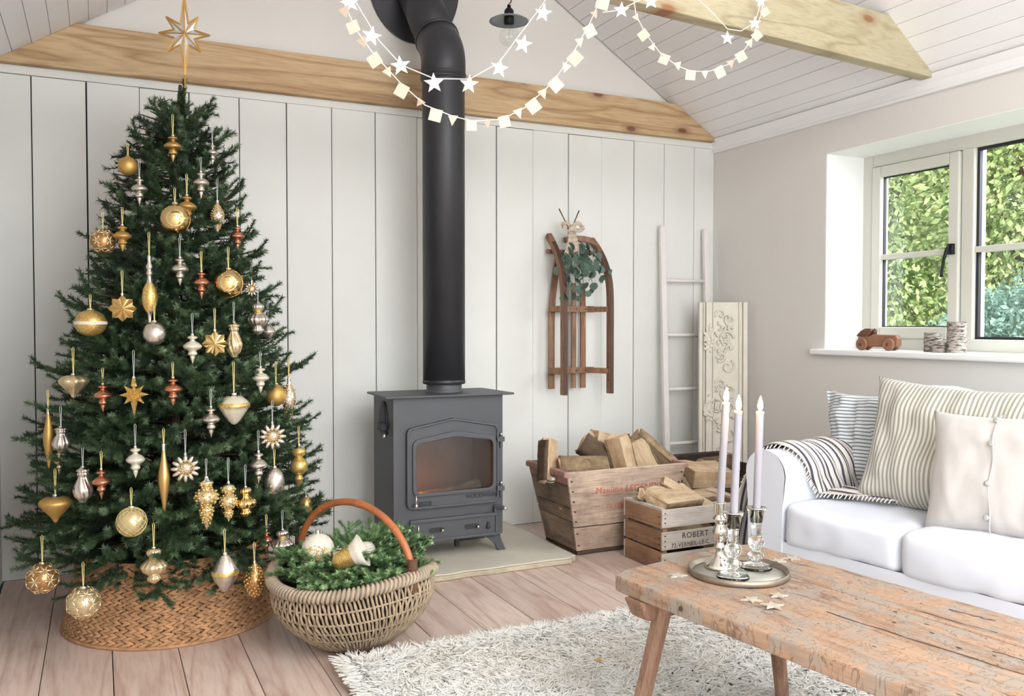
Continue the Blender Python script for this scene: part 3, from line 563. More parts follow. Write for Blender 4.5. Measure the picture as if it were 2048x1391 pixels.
def ornament(kind, u, vt, vb, wpx, mat, label, rib='ribgold', fl=0, amp=0.0, tw=0.0, band=None, push=.035, name='tree_ornament', riblen=None, group=None, crust=None, tip=None, cap='chrome'):
    global ON; ON += 1; r = random.Random(ON)
    p = orn_point(u, (vt + vb) / 2, push); dep = (p - CC).dot(CF); h = (vb - vt) * dep / F_PX; wd = wpx * dep / F_PX
    base = p - EZ * h / 2; t_ = thing(name, label, 'ornament', base, r.uniform(-.4, .4), group)
    tow = Vector((-base.x, -base.y, 0)).normalized(); side = EZ.cross(tow)
    t_.rotation_euler = (0, 0, math.atan2(tow.y, tow.x) + PI / 2)      # local -Y faces the room
    body = MB()
    if kind in ('burst', 'flower', 'glitstar'):
        R0 = wd / 2; c0 = Vector((0, 0, h - (R0 + h * .06) if kind != 'glitstar' else h * .55))
        if kind == 'burst':
            n = 8; pol = []
            for i in range(2 * n): pol.append((R0 if i % 2 == 0 else R0 * .74) * 1.0)
            ring = [c0 + Vector((math.sin(PI * i / n) * q, 0, math.cos(PI * i / n) * q)) for i, q in enumerate(pol)]
            for sgn in (-1, 1):
                mids = []
                for i in range(2 * n):
                    pass
                cc = c0 + Vector((0, sgn * R0 * .32, 0)); vs_ = [cc]; m2 = 4 * n
                for i in range(m2):
                    a_ = PI * i / (2 * n); q = (R0 if i % 4 == 0 else (R0 * .74 if i % 4 == 2 else R0 * .86)); vs_.append(c0 + Vector((math.sin(a_) * q, sgn * (.0 if i % 2 else R0 * .07), math.cos(a_) * q)))
                body.add(vs_, [(0, 1 + i, 1 + (i + 1) % m2) for i in range(m2)])
            body.build('body', mat, t_)
        elif kind == 'flower':
            n = 12
            for i in range(n):
                a_ = 2 * PI * i / n; R = Matrix.Rotation(a_, 3, 'Y') @ Matrix.Rotation(-PI / 2, 3, 'Y'); c = c0 + Vector((math.sin(a_) * R0 * .66, 0, math.cos(a_) * R0 * .66))
                body.blob(c, (R0 * .36, R0 * .2, R0 * .17), R, 7, 5)
            body.blob(c0, (R0 * .5, R0 * .22, R0 * .5), None, 10, 6); body.build('body', mat, t_, smooth=True)
            cr = MB()
            for i in range(46):
                a_ = i * 2.4; q = R0 * .6 * math.sqrt((i + .5) / 46); c = c0 + Vector((math.sin(a_) * q, -R0 * (.24 - .10 * (q / R0)), math.cos(a_) * q)); cr.blob(c, (R0 * .065,) * 3, None, 5, 3)
            cr.build('centre_beads', 'goldglit', t_, smooth=True)
        else:
            lens = [.36, .44, .46, .44, 1.0, .44, .46, .44]
            for i in range(8):
                a_ = PI * i / 4; L = lens[i] * (wd * 1.08 if i != 4 else h * .55); d = Vector((math.sin(a_), 0, math.cos(a_))); sdv = Vector((math.cos(a_), 0, -math.sin(a_))); wv = wd * .11
                body.add([c0 + d * L, c0 + d * L * .35 + sdv * wv, c0 + d * L * .35 - sdv * wv, c0 + d * L * .3 + Vector((0, -wv * 1.1, 0)), c0 + d * L * .3 + Vector((0, wv * 1.1, 0)), c0], [(0, 1, 3), (0, 3, 2), (0, 4, 1), (0, 2, 4), (5, 3, 1), (5, 2, 3), (5, 1, 4), (5, 4, 2)])
            body.tube([c0 + Vector((0, 0, wd * .3)), (0, 0, h * .97)], [wd * .12, wd * .06], 7); body.build('body', mat, t_)
            cr = MB()
            for i in range(60):
                a_ = PI * (i % 8) / 4; L = lens[i % 8] * (wd if i % 8 != 4 else h * .5) * (.15 + .8 * (i / 60)); cr.blob(c0 + Vector((math.sin(a_) * L, -wd * .06, math.cos(a_) * L)), (wd * .035,) * 3, None, 5, 3)
            cr.build('beads', 'goldglit', t_, smooth=True)
        MB().lathe([(.0, h), (.005, h), (.005, h - .008), (.0, h - .008)], n=10).build('cap', cap, t_)
    else:
        pr = [(q * wd, z_ * h) for q, z_ in prof(kind)]
        fine_ = []
        for (a, b) in zip(pr, pr[1:]):
            for k in range(3): fine_.append((a[0] + (b[0] - a[0]) * k / 3, a[1] + (b[1] - a[1]) * k / 3))
        fine_.append(pr[-1]); nn = max(24, fl * 4) if fl else 24
        # smooth the profile a little
        sm = [fine_[0]] + [((fine_[i - 1][0] + fine_[i][0] * 2 + fine_[i + 1][0]) / 4, fine_[i][1]) for i in range(1, len(fine_) - 1)] + [fine_[-1]]
        cut = 6 if kind != 'ball' and kind != 'egg' else 5
        body.lathe(sm[cut:], n=nn, fl=fl, amp=amp, tw=tw).build('body', mat, t_, smooth=True)
        MB().lathe([(0, h * 1.0)] + [(max(q, .0035), z_) for q, z_ in sm[:cut + 2]], n=12).build('cap', cap, t_, smooth=True)
        if band:
            bm_, z0, z1 = band; rr = []
            for k in range(5):
                zz_ = (z0 + (z1 - z0) * k / 4) * h; q = next((a[0] + (b[0] - a[0]) * (zz_ - a[1]) / (b[1] - a[1] - 1e-9) for a, b in zip(pr, pr[1:]) if b[1] <= zz_ <= a[1]), pr[5][0]); rr.append((q * 1.03 + .0006, zz_))
            MB().lathe(rr, n=28).build('band', bm_, t_, smooth=True)
        if crust:
            cr = MB(); n = 110
            for i in range(n):
                zz_ = (.12 + .74 * i / n) * h; q = next((a[0] + (b[0] - a[0]) * (zz_ - a[1]) / (b[1] - a[1] - 1e-9) for a, b in zip(pr, pr[1:]) if b[1] <= zz_ <= a[1]), 0); a_ = i * 2.4
                cr.blob((math.cos(a_) * q, math.sin(a_) * q, zz_), (wd * .07,) * 3, None, 5, 3)
            cr.build('crust', crust, t_, smooth=True)
        if tip == 'dimple':
            R = wd / 2; MB().lathe([(R * .62, 0), (R * .58, .004), (R * .3, -.001), (R * .12, -.004), (0, -.006)][::-1], n=20).build('reflector', 'champ', t_, smooth=True); o = t_.children[-1]; o.rotation_euler = (PI / 2, 0, 0); o.location = (0, -R * .80, h * .46)
            wr_ = MB()
            for k in range(7):
                a_ = k * PI / 7; wr_.tube([Vector((math.cos(a_) * math.cos(q) * R * 1.02, math.sin(a_) * math.cos(q) * R * 1.02, h * .47 + math.sin(q) * R * 1.02)) for q in [i * PI / 10 - PI / 2 for i in range(11)]], .0007, 4, cap=False)
            wr_.build('wire', 'goldshine', t_)
        if tip in ('petal', 'lattice'):
            R = wd / 2; pt = MB(); cz_ = h * .47
            if tip == 'petal':
                for lat in (-.75, 0.0, .75):
                    for k in range(6):
                        a_ = k * PI / 3 + lat; nrm_ = Vector((math.cos(a_) * math.cos(lat), math.sin(a_) * math.cos(lat), math.sin(lat)))
                        ta, tb_ = frame_of(nrm_)
                        for j in range(6):
                            b_ = j * PI / 3; dd = ta * math.cos(b_) + tb_ * math.sin(b_); RR = Matrix((dd, nrm_.cross(dd), nrm_)).transposed(); pt.blob(Vector((0, 0, cz_)) + (nrm_ * R * .97 + dd * R * .22), (R * .24, R * .08, R * .05), RR, 6, 4)
            else:
                for sg in (-1, 1):
                    for k in range(12):
                        a0 = k * PI / 6; pt.tube([Vector((math.cos(a0 + sg * q) * math.cos(q) * R * 1.01, math.sin(a0 + sg * q) * math.cos(q) * R * 1.01, cz_ + math.sin(q) * R * 1.01)) for q in [i * PI / 12 - PI / 2 for i in range(13)]], .0011, 4, cap=False)
            pt.build('relief', 'champ' if tip == 'petal' else 'ribgold', t_, smooth=True)
    rl = (riblen or r.uniform(24, 42)) * dep / F_PX; tw_ = .0042 if rib == 'ribgold' else .0028
    rb = MB(); rb.bar((-.0008, 0, h - .001), (-.0028, .004, h + rl), tw_ * .5, .0006, (0, 1, 0)); rb.bar((.0008, 0, h - .001), (.0028, .004, h + rl), tw_ * .5, .0006, (0, 1, 0)); rb.tube([(-.0028, .004, h + rl), (0, .008, h + rl + .004), (.0028, .004, h + rl)], .0009, 4); rb.build('ribbon', rib, t_)
    return t_
O = ornament; W_ = 'ribwhite'
O('finial', 346, 269, 324, 34, 'gold', 'antique gold finial, the topmost ornament under the tree tip')
O('ball', 256, 311, 351, 38, 'goldmatte', 'matte gold ball on the left edge high up the tree', riblen=24)
O('finial', 279, 353, 410, 31, 'silver', 'pinkish silver finial left of centre, below the matte gold ball', W_)
O('finial', 402, 341, 398, 31, 'silver', 'pinkish silver finial right of the trunk line, a little higher than its left neighbour', W_)
O('finial', 425, 287, 330, 22, 'silver', 'small rosy silver finial half hidden at the right near the top', W_, push=-.01)
O('finial', 374, 388, 446, 36, 'goldmatte', 'satin gold finial tucked behind the wired reflector ball', push=.02)
O('ball', 350, 404, 468, 57, 'goldshine', 'shiny pale gold reflector ball wrapped in wire, upper middle', tip='dimple', push=.07)
O('spindle', 435, 400, 465, 25, 'silver', 'crusty gold and silver pine-cone drop at the upper right', W_, crust='goldglit')
O('ball', 206, 455, 506, 48, 'amber', 'copper and gold ball with flower relief at the left edge', tip='petal')
O('finial', 245, 448, 503, 34, 'goldmatte', 'satin gold finial beside the flower-relief ball')
O('finial', 475, 450, 501, 27, 'copper', 'copper finial on the right edge, high up')
O('capsule', 299, 510, 645, 28, 'silver', 'long silver finial with a gold glittered capsule in its middle', 'ribgold', band=('goldglit', .17, .58), riblen=44)
O('finial', 360, 512, 572, 33, 'silver', 'champagne silver finial hanging in the middle of the tree below the wired ball', W_)
O('finial', 403, 540, 598, 32, 'copper', 'copper finial left of the second wired gold ball')
O('ball', 457, 535, 594, 55, 'goldshine', 'shiny pale gold reflector ball on the right half of the tree', tip='dimple', push=.07, riblen=40)
O('burst', 245, 586, 652, 53, 'gold', 'brown-gold pleated starburst on the left side', riblen=44)
O('ball', 181, 616, 672, 60, 'goldglit', 'gold glittered ball with a white band at the left edge', band=('whiteglit', .42, .53), push=.05, riblen=26)
O('ball', 309, 640, 690, 44, 'silver', 'plain frosted silver ball left of centre', push=.06)
O('finial', 385, 666, 727, 35, 'pearl', 'pearly cream finial near the middle beside the bright starburst', W_)
O('burst', 430, 658, 724, 50, 'goldshine', 'bright gold pleated starburst right of centre', riblen=40)
O('teardrop', 468, 642, 716, 32, 'champ', 'twisted silver and gold fluted teardrop behind the bright starburst', W_, fl=10, amp=.10, tw=.9)
O('flower', 503, 560, 592, 31, 'silver', 'small silver flower ornament on the right edge', W_, push=.0)
O('double', 516, 603, 671, 43, 'silver', 'ribbed silver double bulb with gold collar on the right edge', W_, fl=14, amp=.06, band=('goldglit', .70, .78))
O('drop', 536, 645, 680, 30, 'silver', 'plain silver cone peeping out behind the ribbed double bulb', W_, push=-.02)
O('onion', 147, 746, 797, 56, 'champ', 'smoky ribbed onion ornament at the left edge', fl=9, amp=.07, riblen=50)
O('finial', 206, 765, 824, 33, 'copper', 'copper finial left of the beaded gold star')
O('glitstar', 268, 752, 834, 56, 'goldglit', 'beaded gold eight-pointed star with a long lower point', W_, riblen=50)
O('finial', 346, 752, 812, 36, 'copper', 'copper finial at the centre of the tree')
O('finial', 422, 810, 875, 35, 'silver', 'shiny silver finial right of centre, left of the glass lantern', W_)
O('lantern', 468, 785, 849, 60, 'pearl', 'frosted glass lantern ornament with a gold sugar band', fl=8, amp=.02, band=('goldglit', .55, .69), riblen=60, push=.05)
O('finial', 521, 731, 786, 33, 'pearl', 'pearly cream finial on the right side above the gold ball', W_)
O('ball', 552, 765, 812, 38, 'goldmatte', 'matte gold ball on the right side half behind needles', push=.0, riblen=40)
O('spindle', 578, 755, 846, 27, 'silver', 'silver spindle with gold beaded middle on the far right edge', crust='goldglit', riblen=40)
O('icicle', 97, 815, 936, 21, 'goldmatte', 'long matte gold spindle on the far left edge')
O('teardrop', 122, 851, 905, 32, 'silver', 'silver tassel-like fluted teardrop beside the left gold spindle', W_, fl=10, amp=.1)
O('finial', 118, 900, 950, 20, 'champ', 'small champagne drop under the fluted teardrop on the left', push=-.01)
O('flower', 545, 842, 902, 54, 'silver', 'white and gold beaded flower on the right side', W_, push=.06, riblen=40)
O('teardrop', 166, 931, 1006, 36, 'silver', 'swirled silver teardrop on the lower left', W_, fl=9, amp=.1, tw=.8, riblen=40)
O('finial', 203, 935, 999, 33, 'copper', 'rosy copper finial beside the swirled teardrop')
O('finial', 271, 890, 956, 35, 'pearl', 'pearly cream finial in the lower left half', W_)
O('icicle', 328, 886, 1028, 24, 'gold', 'long crackled gold icicle in the middle of the tree')
O('flower', 371, 905, 966, 56, 'silver', 'round beaded silver and gold flower right of the long icicle', W_, riblen=44, push=.05)
O('finial', 517, 899, 969, 34, 'silver', 'shiny silver finial on the right beside the silver egg', W_)
O('egg', 549, 930, 990, 40, 'silver', 'brushed silver egg with gold shimmer on the right edge', riblen=30)
O('stack', 598, 886, 978, 36, 'goldglit', 'gold finial stacked of two glittered bulbs on the right edge')
O('ball', 612, 990, 1030, 26, 'goldglit', 'small gold glittered ball low on the right edge', W_, push=-.01)
O('onion', 111, 987, 1046, 62, 'goldmatte', 'matte gold onion at the lower left edge', riblen=48)
O('tall', 413, 951, 1060, 45, 'champ', 'tall silver finial with a big gold beaded bulb', W_, crust='goldglit', riblen=32)
O('stack', 457, 961, 1044, 34, 'champ', 'knobbly gold pine-cone ornament between two finials', W_, crust='goldglit', riblen=44)
O('double', 491, 971, 1035, 42, 'goldshine', 'shiny gold fluted lantern finial', W_, fl=12, amp=.07, riblen=40)
O('ball', 263, 1010, 1072, 58, 'champ', 'pale lattice-patterned ball at the lower left centre', tip='lattice', push=.06)
O('double', 308, 1092, 1168, 50, 'champ', 'ribbed champagne double bulb hanging in front of the woven collar', fl=14, amp=.06, band=('goldglit', .70, .77), push=.05, riblen=44)
O('drop', 450, 1103, 1184, 52, 'silver', 'smooth silver drop with a gold sugar band in front of the collar', band=('goldglit', .46, .56), push=.05, riblen=44)
O('double', 565, 1056, 1117, 43, 'silver', 'ribbed silver double bulb beside the basket handle', W_, fl=14, amp=.06, band=('goldglit', .70, .77), riblen=34, push=.03)
O('ball', 85, 1122, 1186, 59, 'amber', 'amber glass ball with gold petals hanging low at the far left', tip='petal', push=.05, riblen=50)
O('ball', 167, 1170, 1234, 62, 'champ', 'pale gold faceted ball hanging lowest, in front of the collar', tip='petal', push=.08, riblen=44)
O('drop', 509, 1120, 1200, 38, 'amber', 'smoky amber drop with glitter between collar and basket', crust='goldglit', push=.03)
O('finial', 533, 1058, 1106, 24, 'copper', 'small copper finial in shadow above the collar, beside the basket', push=-.03)

# ================================================ WOVEN TREE COLLAR
col = thing('tree_collar', 'wide woven seagrass collar around the foot of the christmas tree', 'tree collar', (.245, 3.50, 0))
RB, RT, HC = .378, .322, .275
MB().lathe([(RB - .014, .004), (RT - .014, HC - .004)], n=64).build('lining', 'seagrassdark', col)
wv = MB(); rows = 13; rh = HC / rows; r = random.Random(3)
for i in range(rows):
    z = (i + .5) * rh; R = RB + (RT - RB) * z / HC; n = int(2 * PI * R / .031)
    for j in range(n):
        for sg in (-1, 1):
            a_ = 2 * PI * (j + (.5 if i % 2 else 0) + r.uniform(-.08, .08)) / n; rad = Vector((math.cos(a_), math.sin(a_), 0)); tan = Vector((-math.sin(a_), math.cos(a_), 0)); an = sg * .34 + r.uniform(-.1, .1)
            d = tan * math.cos(an) + EZ * math.sin(an); RR = Matrix((d, rad, d.cross(rad))).transposed()
            wv.blob(rad * (R + r.uniform(-.002, .002)) + EZ * (z + sg * rh * .24), (.025, .0072, .0072), RR, 6, 4)
wv.build('weave', 'seagrass', col, smooth=True, fix=False, kind='stuff')
for z, R, nm in ((.006, RB + .002, 'bottom_hoop'), (HC, RT, 'top_hoop')): MB().tube([(R * math.cos(a), R * math.sin(a), z) for a in [2 * PI * i / 64 for i in range(64)]], .0065, 6, closed=True).build(nm, 'seagrass', col, smooth=True)

# ================================================ HANDLED BASKET
BX, BY = .782, 2.915; bk = thing('wicker_basket', 'round wicker trug with a bent cane handle, full of fir sprigs', 'basket', (BX, BY, 0), math.radians(-60))
def brad(t_): return .105 + .175 * math.sin(min(1, t_ * 1.12) * PI / 2) ** .8 - .012 * max(0, t_ - .6) / .4     # radius against height 0..1
def bh(a_): return .232 + .038 * (math.cos(a_) ** 2) ** 1.3        # rim lifts where the handle joins (local x axis)
def ovl(a_): return 1.0 + .02 * math.cos(a_) ** 2
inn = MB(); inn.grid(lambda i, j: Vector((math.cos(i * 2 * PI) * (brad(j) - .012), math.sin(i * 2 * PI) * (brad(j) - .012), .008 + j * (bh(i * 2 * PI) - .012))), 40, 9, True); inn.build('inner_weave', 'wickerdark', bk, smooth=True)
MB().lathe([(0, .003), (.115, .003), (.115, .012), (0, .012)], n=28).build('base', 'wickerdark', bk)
stv = MB(); nst = 126; r = random.Random(8)
for i in range(nst):
    a0 = 2 * PI * i / nst; pts = []
    for k in range(15):
        t_ = k / 14; bend = .22 * math.sin(2 * a0) * (1 - t_) ** 1.0; a_ = a0 + bend * -1 + r.uniform(-.003, .003); q = brad(t_) + .0042 * math.sin(t_ * PI * 8 + (PI if i % 2 else 0)); pts.append((math.cos(a_) * q * ovl(a_), math.sin(a_) * q, .006 + t_ * (bh(a_) - .01)))
    stv.tube(pts, .0045 + r.uniform(-.0007, .0007), 5, cap=False)
stv.build('woven_strands', 'wicker', bk, smooth=True, fix=False, kind='stuff')
for k, t_ in enumerate((.12, .30, .46, .62, .80)):
    MB().tube([(math.cos(a) * brad(t_) * ovl(a), math.sin(a) * brad(t_), .006 + t_ * (bh(a) - .01)) for a in [2 * PI * i / 56 for i in range(56)]], .0036, 6, closed=True).build('rib_hoop', 'wicker', bk, smooth=True)
rimpt = lambda a: Vector((math.cos(a) * (brad(1) + .004) * ovl(a), math.sin(a) * (brad(1) + .004), bh(a) + .004))
MB().tube([rimpt(2 * PI * i / 64) for i in range(64)], .0155, 8, closed=True).build('rim', 'wickerrim', bk, smooth=True)
cw = MB(); nw = 118
for i in range(nw):
    a_ = 2 * PI * i / nw; p = rimpt(a_); d = (rimpt(a_ + .02) - rimpt(a_ - .02)).normalized(); u_, v_ = frame_of(d); cw.tube([p + (u_ * math.cos(q) + v_ * math.sin(q)) * .0175 + d * (.006 * math.sin(q)) for q in [2 * PI * j / 9 for j in range(9)]], .0058, 5, closed=True)
cw.build('rim_wrapping', 'wickerrim', bk, smooth=True, fix=False, kind='stuff')
hp = []; HW = .274
for i in range(33):
    a_ = PI * i / 32; hp.append(Vector((-math.cos(a_) * HW * (1 if abs(math.cos(a_)) < .98 else 1), 0, .238 + .249 * math.sin(a_) ** .92)))
MB().tube(hp, [.0125 + .0012 * (1 if i % 7 == 3 else 0) for i in range(33)], 10).build('handle', 'cane', bk, smooth=True)
for i in (3, 10, 17, 24, 30):
    p = hp[i]; d = (hp[min(i + 1, 32)] - hp[i - 1]).normalized(); MB().tube([p - d * .004, p, p + d * .004], [.0128, .0148, .0128], 10).build('cane_node', 'cane', bk, smooth=True)
for sg in (-1, 1):
    bd = MB()
    for k in range(22):
        z = .226 + k * .005; bd.tube([(sg * (HW) + -sg * .004 + .0145 * math.cos(q), .0145 * math.sin(q), z + .002 * math.sin(q)) for q in [2 * PI * j / 10 for j in range(10)]], .0034, 5, closed=True)
    bd.build('handle_binding', 'binding', bk, smooth=True)
# fir sprigs lying in the basket
def sprig(seed, L=.16):
    r = random.Random(seed); mb = MB(); st = MB(); p0 = Vector((-L / 2, 0, 0)); p1 = Vector((L / 2, 0, .02))
    st.tube([p0, (p0 + p1) / 2, p1], [.003, .0026, .002], 5); needles(mb, p0, p1, 260, .016, .0024, r, .95, .35)
    for k in range(5):
        f = .15 + .16 * k; b = p0.lerp(p1, f); sd_ = 1 if k % 2 else -1; an = sd_ * r.uniform(.6, .9); e = b + Vector((math.cos(an), math.sin(an), r.uniform(0, .3))) * L * (.55 - .05 * k); st.tube([b, e], [.002, .0015], 4); needles(mb, b, e, 130, .016, .0024, r, .95, .35)
    return mb, st
sp = []
for q in range(4):
    mb, st = sprig(40 + q); me = mb.mesh('needles'); me.materials.append(M['fir']); ms = st.mesh('stem'); ms.materials.append(M['twig']); sp.append((me, ms))
cb_ = Vector((BX, BY, 0)); r = random.Random(21)
def add_sprig(p, az, pit, roll, q, sc_=1.0):
    t_ = thing('fir_sprig', 'short green fir sprig heaped in the wicker basket', 'fir sprig', p, 0, 'fir sprigs filling the basket'); t_.rotation_euler = Rxyz(roll, pit, az).to_euler(); t_.scale = (sc_,) * 3
    a = bpy.data.objects.new('needles', sp[q][0]); b = bpy.data.objects.new('stem', sp[q][1])
    for o in (a, b): COL.objects.link(o); o.parent = t_
for i in range(84):
    a_ = i * 2.399; q = .216 * math.sqrt((i + .5) / 84); z = .250 + .055 * (1 - (q / .22) ** 2) + r.uniform(-.012, .012); p = cb_ + Vector((math.cos(a_) * q, math.sin(a_) * q, z))
    if p.x > .86 and p.y > 2.9: p.z += .035
    if p.y < 2.80: p.z -= .012
    add_sprig(p, a_ + r.uniform(-.8, .8), -.25 + r.uniform(-.3, .2), r.uniform(-.5, .5), i % 4, r.uniform(.8, 1.05))
for dx, dy, dz, az, pt in ((.10, .16, .315, .6, -.35), (.16, .10, .315, .2, -.3), (.03, .17, .31, 1.3, -.45), (.20, .02, .30, -.1, -.25), (.08, .05, .315, .4, -.3)): add_sprig(cb_ + Vector((dx, dy, dz)), az, pt, .2, 1)
def basketball(u, v, dep, rad, mat, name, label, partfn=None, sq=1.0):
    p = CC + ray(u, v) * dep; t_ = thing(name, label, 'ornament', p); MB().lathe([(rad * math.sin(a), rad * sq * math.cos(a)) for a in [PI * i / 16 for i in range(17)]], n=28).build('body', mat, t_, smooth=True)
    return t_, p
t_, p = basketball(636, 1098, 2.91, .054, 'whiteglit', 'glitter_bauble', 'big sugared white ball with gold glitter patch in the basket')
f_ = -CF.copy(); g = MB(); r = random.Random(2)
for i in range(900):
    d = Vector((r.gauss(0, 1), r.gauss(0, 1), r.gauss(0, 1))).normalized()
    if d.dot((f_ + Vector((.2, 0, -.45))).normalized()) > .55: g.blob(d * .0545, (.0026,) * 3, None, 5, 3)
g.build('glitter_patch', 'goldglit', t_, smooth=True)
MB().lathe([(0, .068), (.008, .066), (.008, .05), (0, .05)], n=10).build('cap', 'chrome', t_)
t_, p = basketball(677, 1108, 2.90, .022, 'whiteglit', 'glitter_bauble', 'small sugared white ball beside the big one in the basket')
MB().lathe([(0, .03), (.005, .029), (.005, .02), (0, .02)], n=8).build('cap', 'chrome', t_)
pc = CC + ray(697, 1113) * 2.83; t_ = thing('bell_ornament', 'gold glittered bell lying on its side in the basket', 'ornament', pc); t_.rotation_euler = Rxyz(0, 1.15, -.35).to_euler()
MB().lathe([(.0, -.055), (.018, -.052), (.030, -.035), (.033, -.01), (.036, .015)], n=28, fl=7, amp=.03).build('crown', 'goldglit', t_, smooth=True)
MB().lathe([(.036, .015), (.042, .03), (.056, .052), (.054, .053), (.038, .03), (.032, .01)], n=28).build('skirt', 'whiteglit', t_, smooth=True)
t_, p = basketball(731, 1101, 2.95, .030, 'whiteglit', 'knobbly_bauble', 'cream knobbly rope-textured ornament at the back of the basket')
g = MB()
for k in range(7):
    zz_ = -.022 + k * .0075; q = math.sqrt(max(.0002, .031 ** 2 - zz_ ** 2)); g.tube([(q * math.cos(a), q * math.sin(a), zz_) for a in [2 * PI * i / 20 for i in range(20)]], .004, 6, closed=True)
g.build('rope_coils', 'whiteglit', t_, smooth=True)
# ================================================ HEARTH, STOVE, FLUE
hz = thing('hearth_slab', 'pale worn stone hearth slab under the black stove', 'hearth', (1.4, 3.85, 0)); r = random.Random(4)
hx0, hx1, hy0, hy1, hh = .84, 1.985, 3.445, 4.245, .030
front = [(hx0 + (hx1 - hx0) * i / 30, hy0 + .003 * math.sin(i * 1.3) + r.uniform(-.003, .003)) for i in range(31)]; front[-1] = (hx1 - .02, hy0 + .02)
def slab(z0, z1, off, name, mat): 
    pol = [(x - 1.4, y + off - 3.85) for x, y in front] + [(hx1 - 1.4 + .0, hy0 + .03 - 3.85), (hx1 - 1.4, hy1 - 3.85), (hx0 - 1.4, hy1 - 3.85)]
    MB().prism(pol, z1 - z0, ((0, 0, z0), EX, EY, EZ)).build(name, mat, hz, bevel=.004)
slab(.001, .022, 0, 'chipped_edge', 'stoneedge'); slab(.022, hh, .006, 'top_face', 'stone')
SX0, SX1, SY0, SY1, SZ0, SZ1 = 1.172, 1.706, 3.68, 3.985, .115, .772
sv = thing('wood_stove', 'grey-black cast wood burning stove with an arched glass door', 'stove', (1.44, 3.83, hh)); ox, oy, oz = 1.44, 3.83, hh
def L(x, y, z): return (x - ox, y - oy, z - oz)
sb = MB(); pt = .012
sb.span(L(SX0, SY0 + .012, SZ0), L(SX0 + pt, SY1, SZ1)).span(L(SX1 - pt, SY0 + .012, SZ0), L(SX1, SY1, SZ1)).span(L(SX0, SY1 - pt, SZ0), L(SX1, SY1, SZ1)).span(L(SX0, SY0 + .012, SZ0), L(SX1, SY1, SZ0 + pt)); sb.build('body', 'stove', sv, bevel=.004)
# front plate with an opening for the door glass
def arch(x0, x1, z0, z1, rise, k=.03, n=4):
    pol = []
    for cx, cz, a0 in ((x0 + k, z0 + k, PI), (x1 - k, z0 + k, 1.5 * PI)):
        pol += [(cx + k * math.cos(a0 + i * PI / 2 / n), cz + k * math.sin(a0 + i * PI / 2 / n)) for i in range(n + 1)]
    pol += [(x1 - k + k * math.cos(i * PI / 2 / n), z1 - k + k * math.sin(i * PI / 2 / n)) for i in range(n + 1)]
    pol += [((x0 + x1) / 2 + .035, z1 + rise * .8), ((x0 + x1) / 2, z1 + rise), ((x0 + x1) / 2 - .035, z1 + rise * .8)]
    pol += [(x0 + k + k * math.cos(PI / 2 + i * PI / 2 / n), z1 - k + k * math.sin(PI / 2 + i * PI / 2 / n)) for i in range(n + 1)]; return pol
def ringplate(mb, outer, inner, y0, y1):
    n = len(outer); vs_ = [L(x, y0, z) for x, z in outer] + [L(x, y0, z) for x, z in inner] + [L(x, y1, z) for x, z in outer] + [L(x, y1, z) for x, z in inner]; fs = []
    for i in range(n):
        j = (i + 1) % n; fs += [(i, j, n + j, n + i), (2 * n + i, 3 * n + i, 3 * n + j, 2 * n + j), (i, 2 * n + i, 2 * n + j, j), (n + i, n + j, 3 * n + j, 3 * n + i)]
    return mb.add(vs_, fs)
DX0, DX1, DZ0, DZ1 = 1.228, 1.678, .270, .640
outr = arch(DX0, DX1, DZ0, DZ1, .034); midr = arch(DX0 + .016, DX1 - .016, DZ0 + .016, DZ1 - .016, .034, .024); innr = arch(DX0 + .032, DX1 - .018, DZ0 + .062, DZ1 - .062, .026, .030); in2 = arch(DX0 + .044, DX1 - .030, DZ0 + .072, DZ1 - .074, .022, .024)
fpz = MB(); sq = [(SX0, SZ0), (SX1, SZ0), (SX1, SZ1), (SX0, SZ1)]
# front plate built as four strips around the door opening
fpz.span(L(SX0, SY0, SZ0), L(DX0 + .02, SY0 + .014, SZ1)).span(L(DX1 - .02, SY0, SZ0), L(SX1, SY0 + .014, SZ1)).span(L(DX0 + .02, SY0, DZ1 - .01), L(DX1 - .02, SY0 + .014, SZ1)).span(L(DX0 + .02, SY0, SZ0), L(DX1 - .02, SY0 + .014, DZ0 + .03)); fpz.build('front_plate', 'stove', sv)
dn = MB(); ringplate(dn, outr, innr, SY0 - .014, SY0 - .001); dn = dn.build('door', 'stove', sv, bevel=.003)
b_ = MB(); ringplate(b_, outr, arch(DX0 + .010, DX1 - .010, DZ0 + .010, DZ1 - .010, .034, .026), SY0 - .022, SY0 - .013); b_.build('door_rim', 'stove', dn, bevel=.003)
b_ = MB(); ringplate(b_, arch(DX0 + .026, DX1 - .012, DZ0 + .054, DZ1 - .054, .030, .034), in2, SY0 - .024, SY0 - .006); b_.build('glass_surround', 'stove', dn, bevel=.004)
MB().prism([(x, z) for x, z in arch(DX0 + .036, DX1 - .024, DZ0 + .066, DZ1 - .068, .026, .026)], .004, (L(0, SY0 - .006, 0), EX, EZ, EY)).build('door_glass', 'stoveglass', dn)
for z in (.565, .335): hg = MB().span(L(DX1 - .012, SY0 - .03, z - .011), L(SX1 - .002, SY0 - .008, z + .011)).tube([L(SX1 - .016, SY0 - .018, z - .04), L(SX1 - .016, SY0 - .018, z + .016)], .008, 10).build('hinge', 'stove', dn, bevel=.002)
for z in (.585, .357): MB().tube([L(SX1 - .016, SY0 - .018, z - .004), L(SX1 - .016, SY0 - .018, z + .008)], .0065, 10).build('hinge_pin', 'chrome', sv, smooth=True)
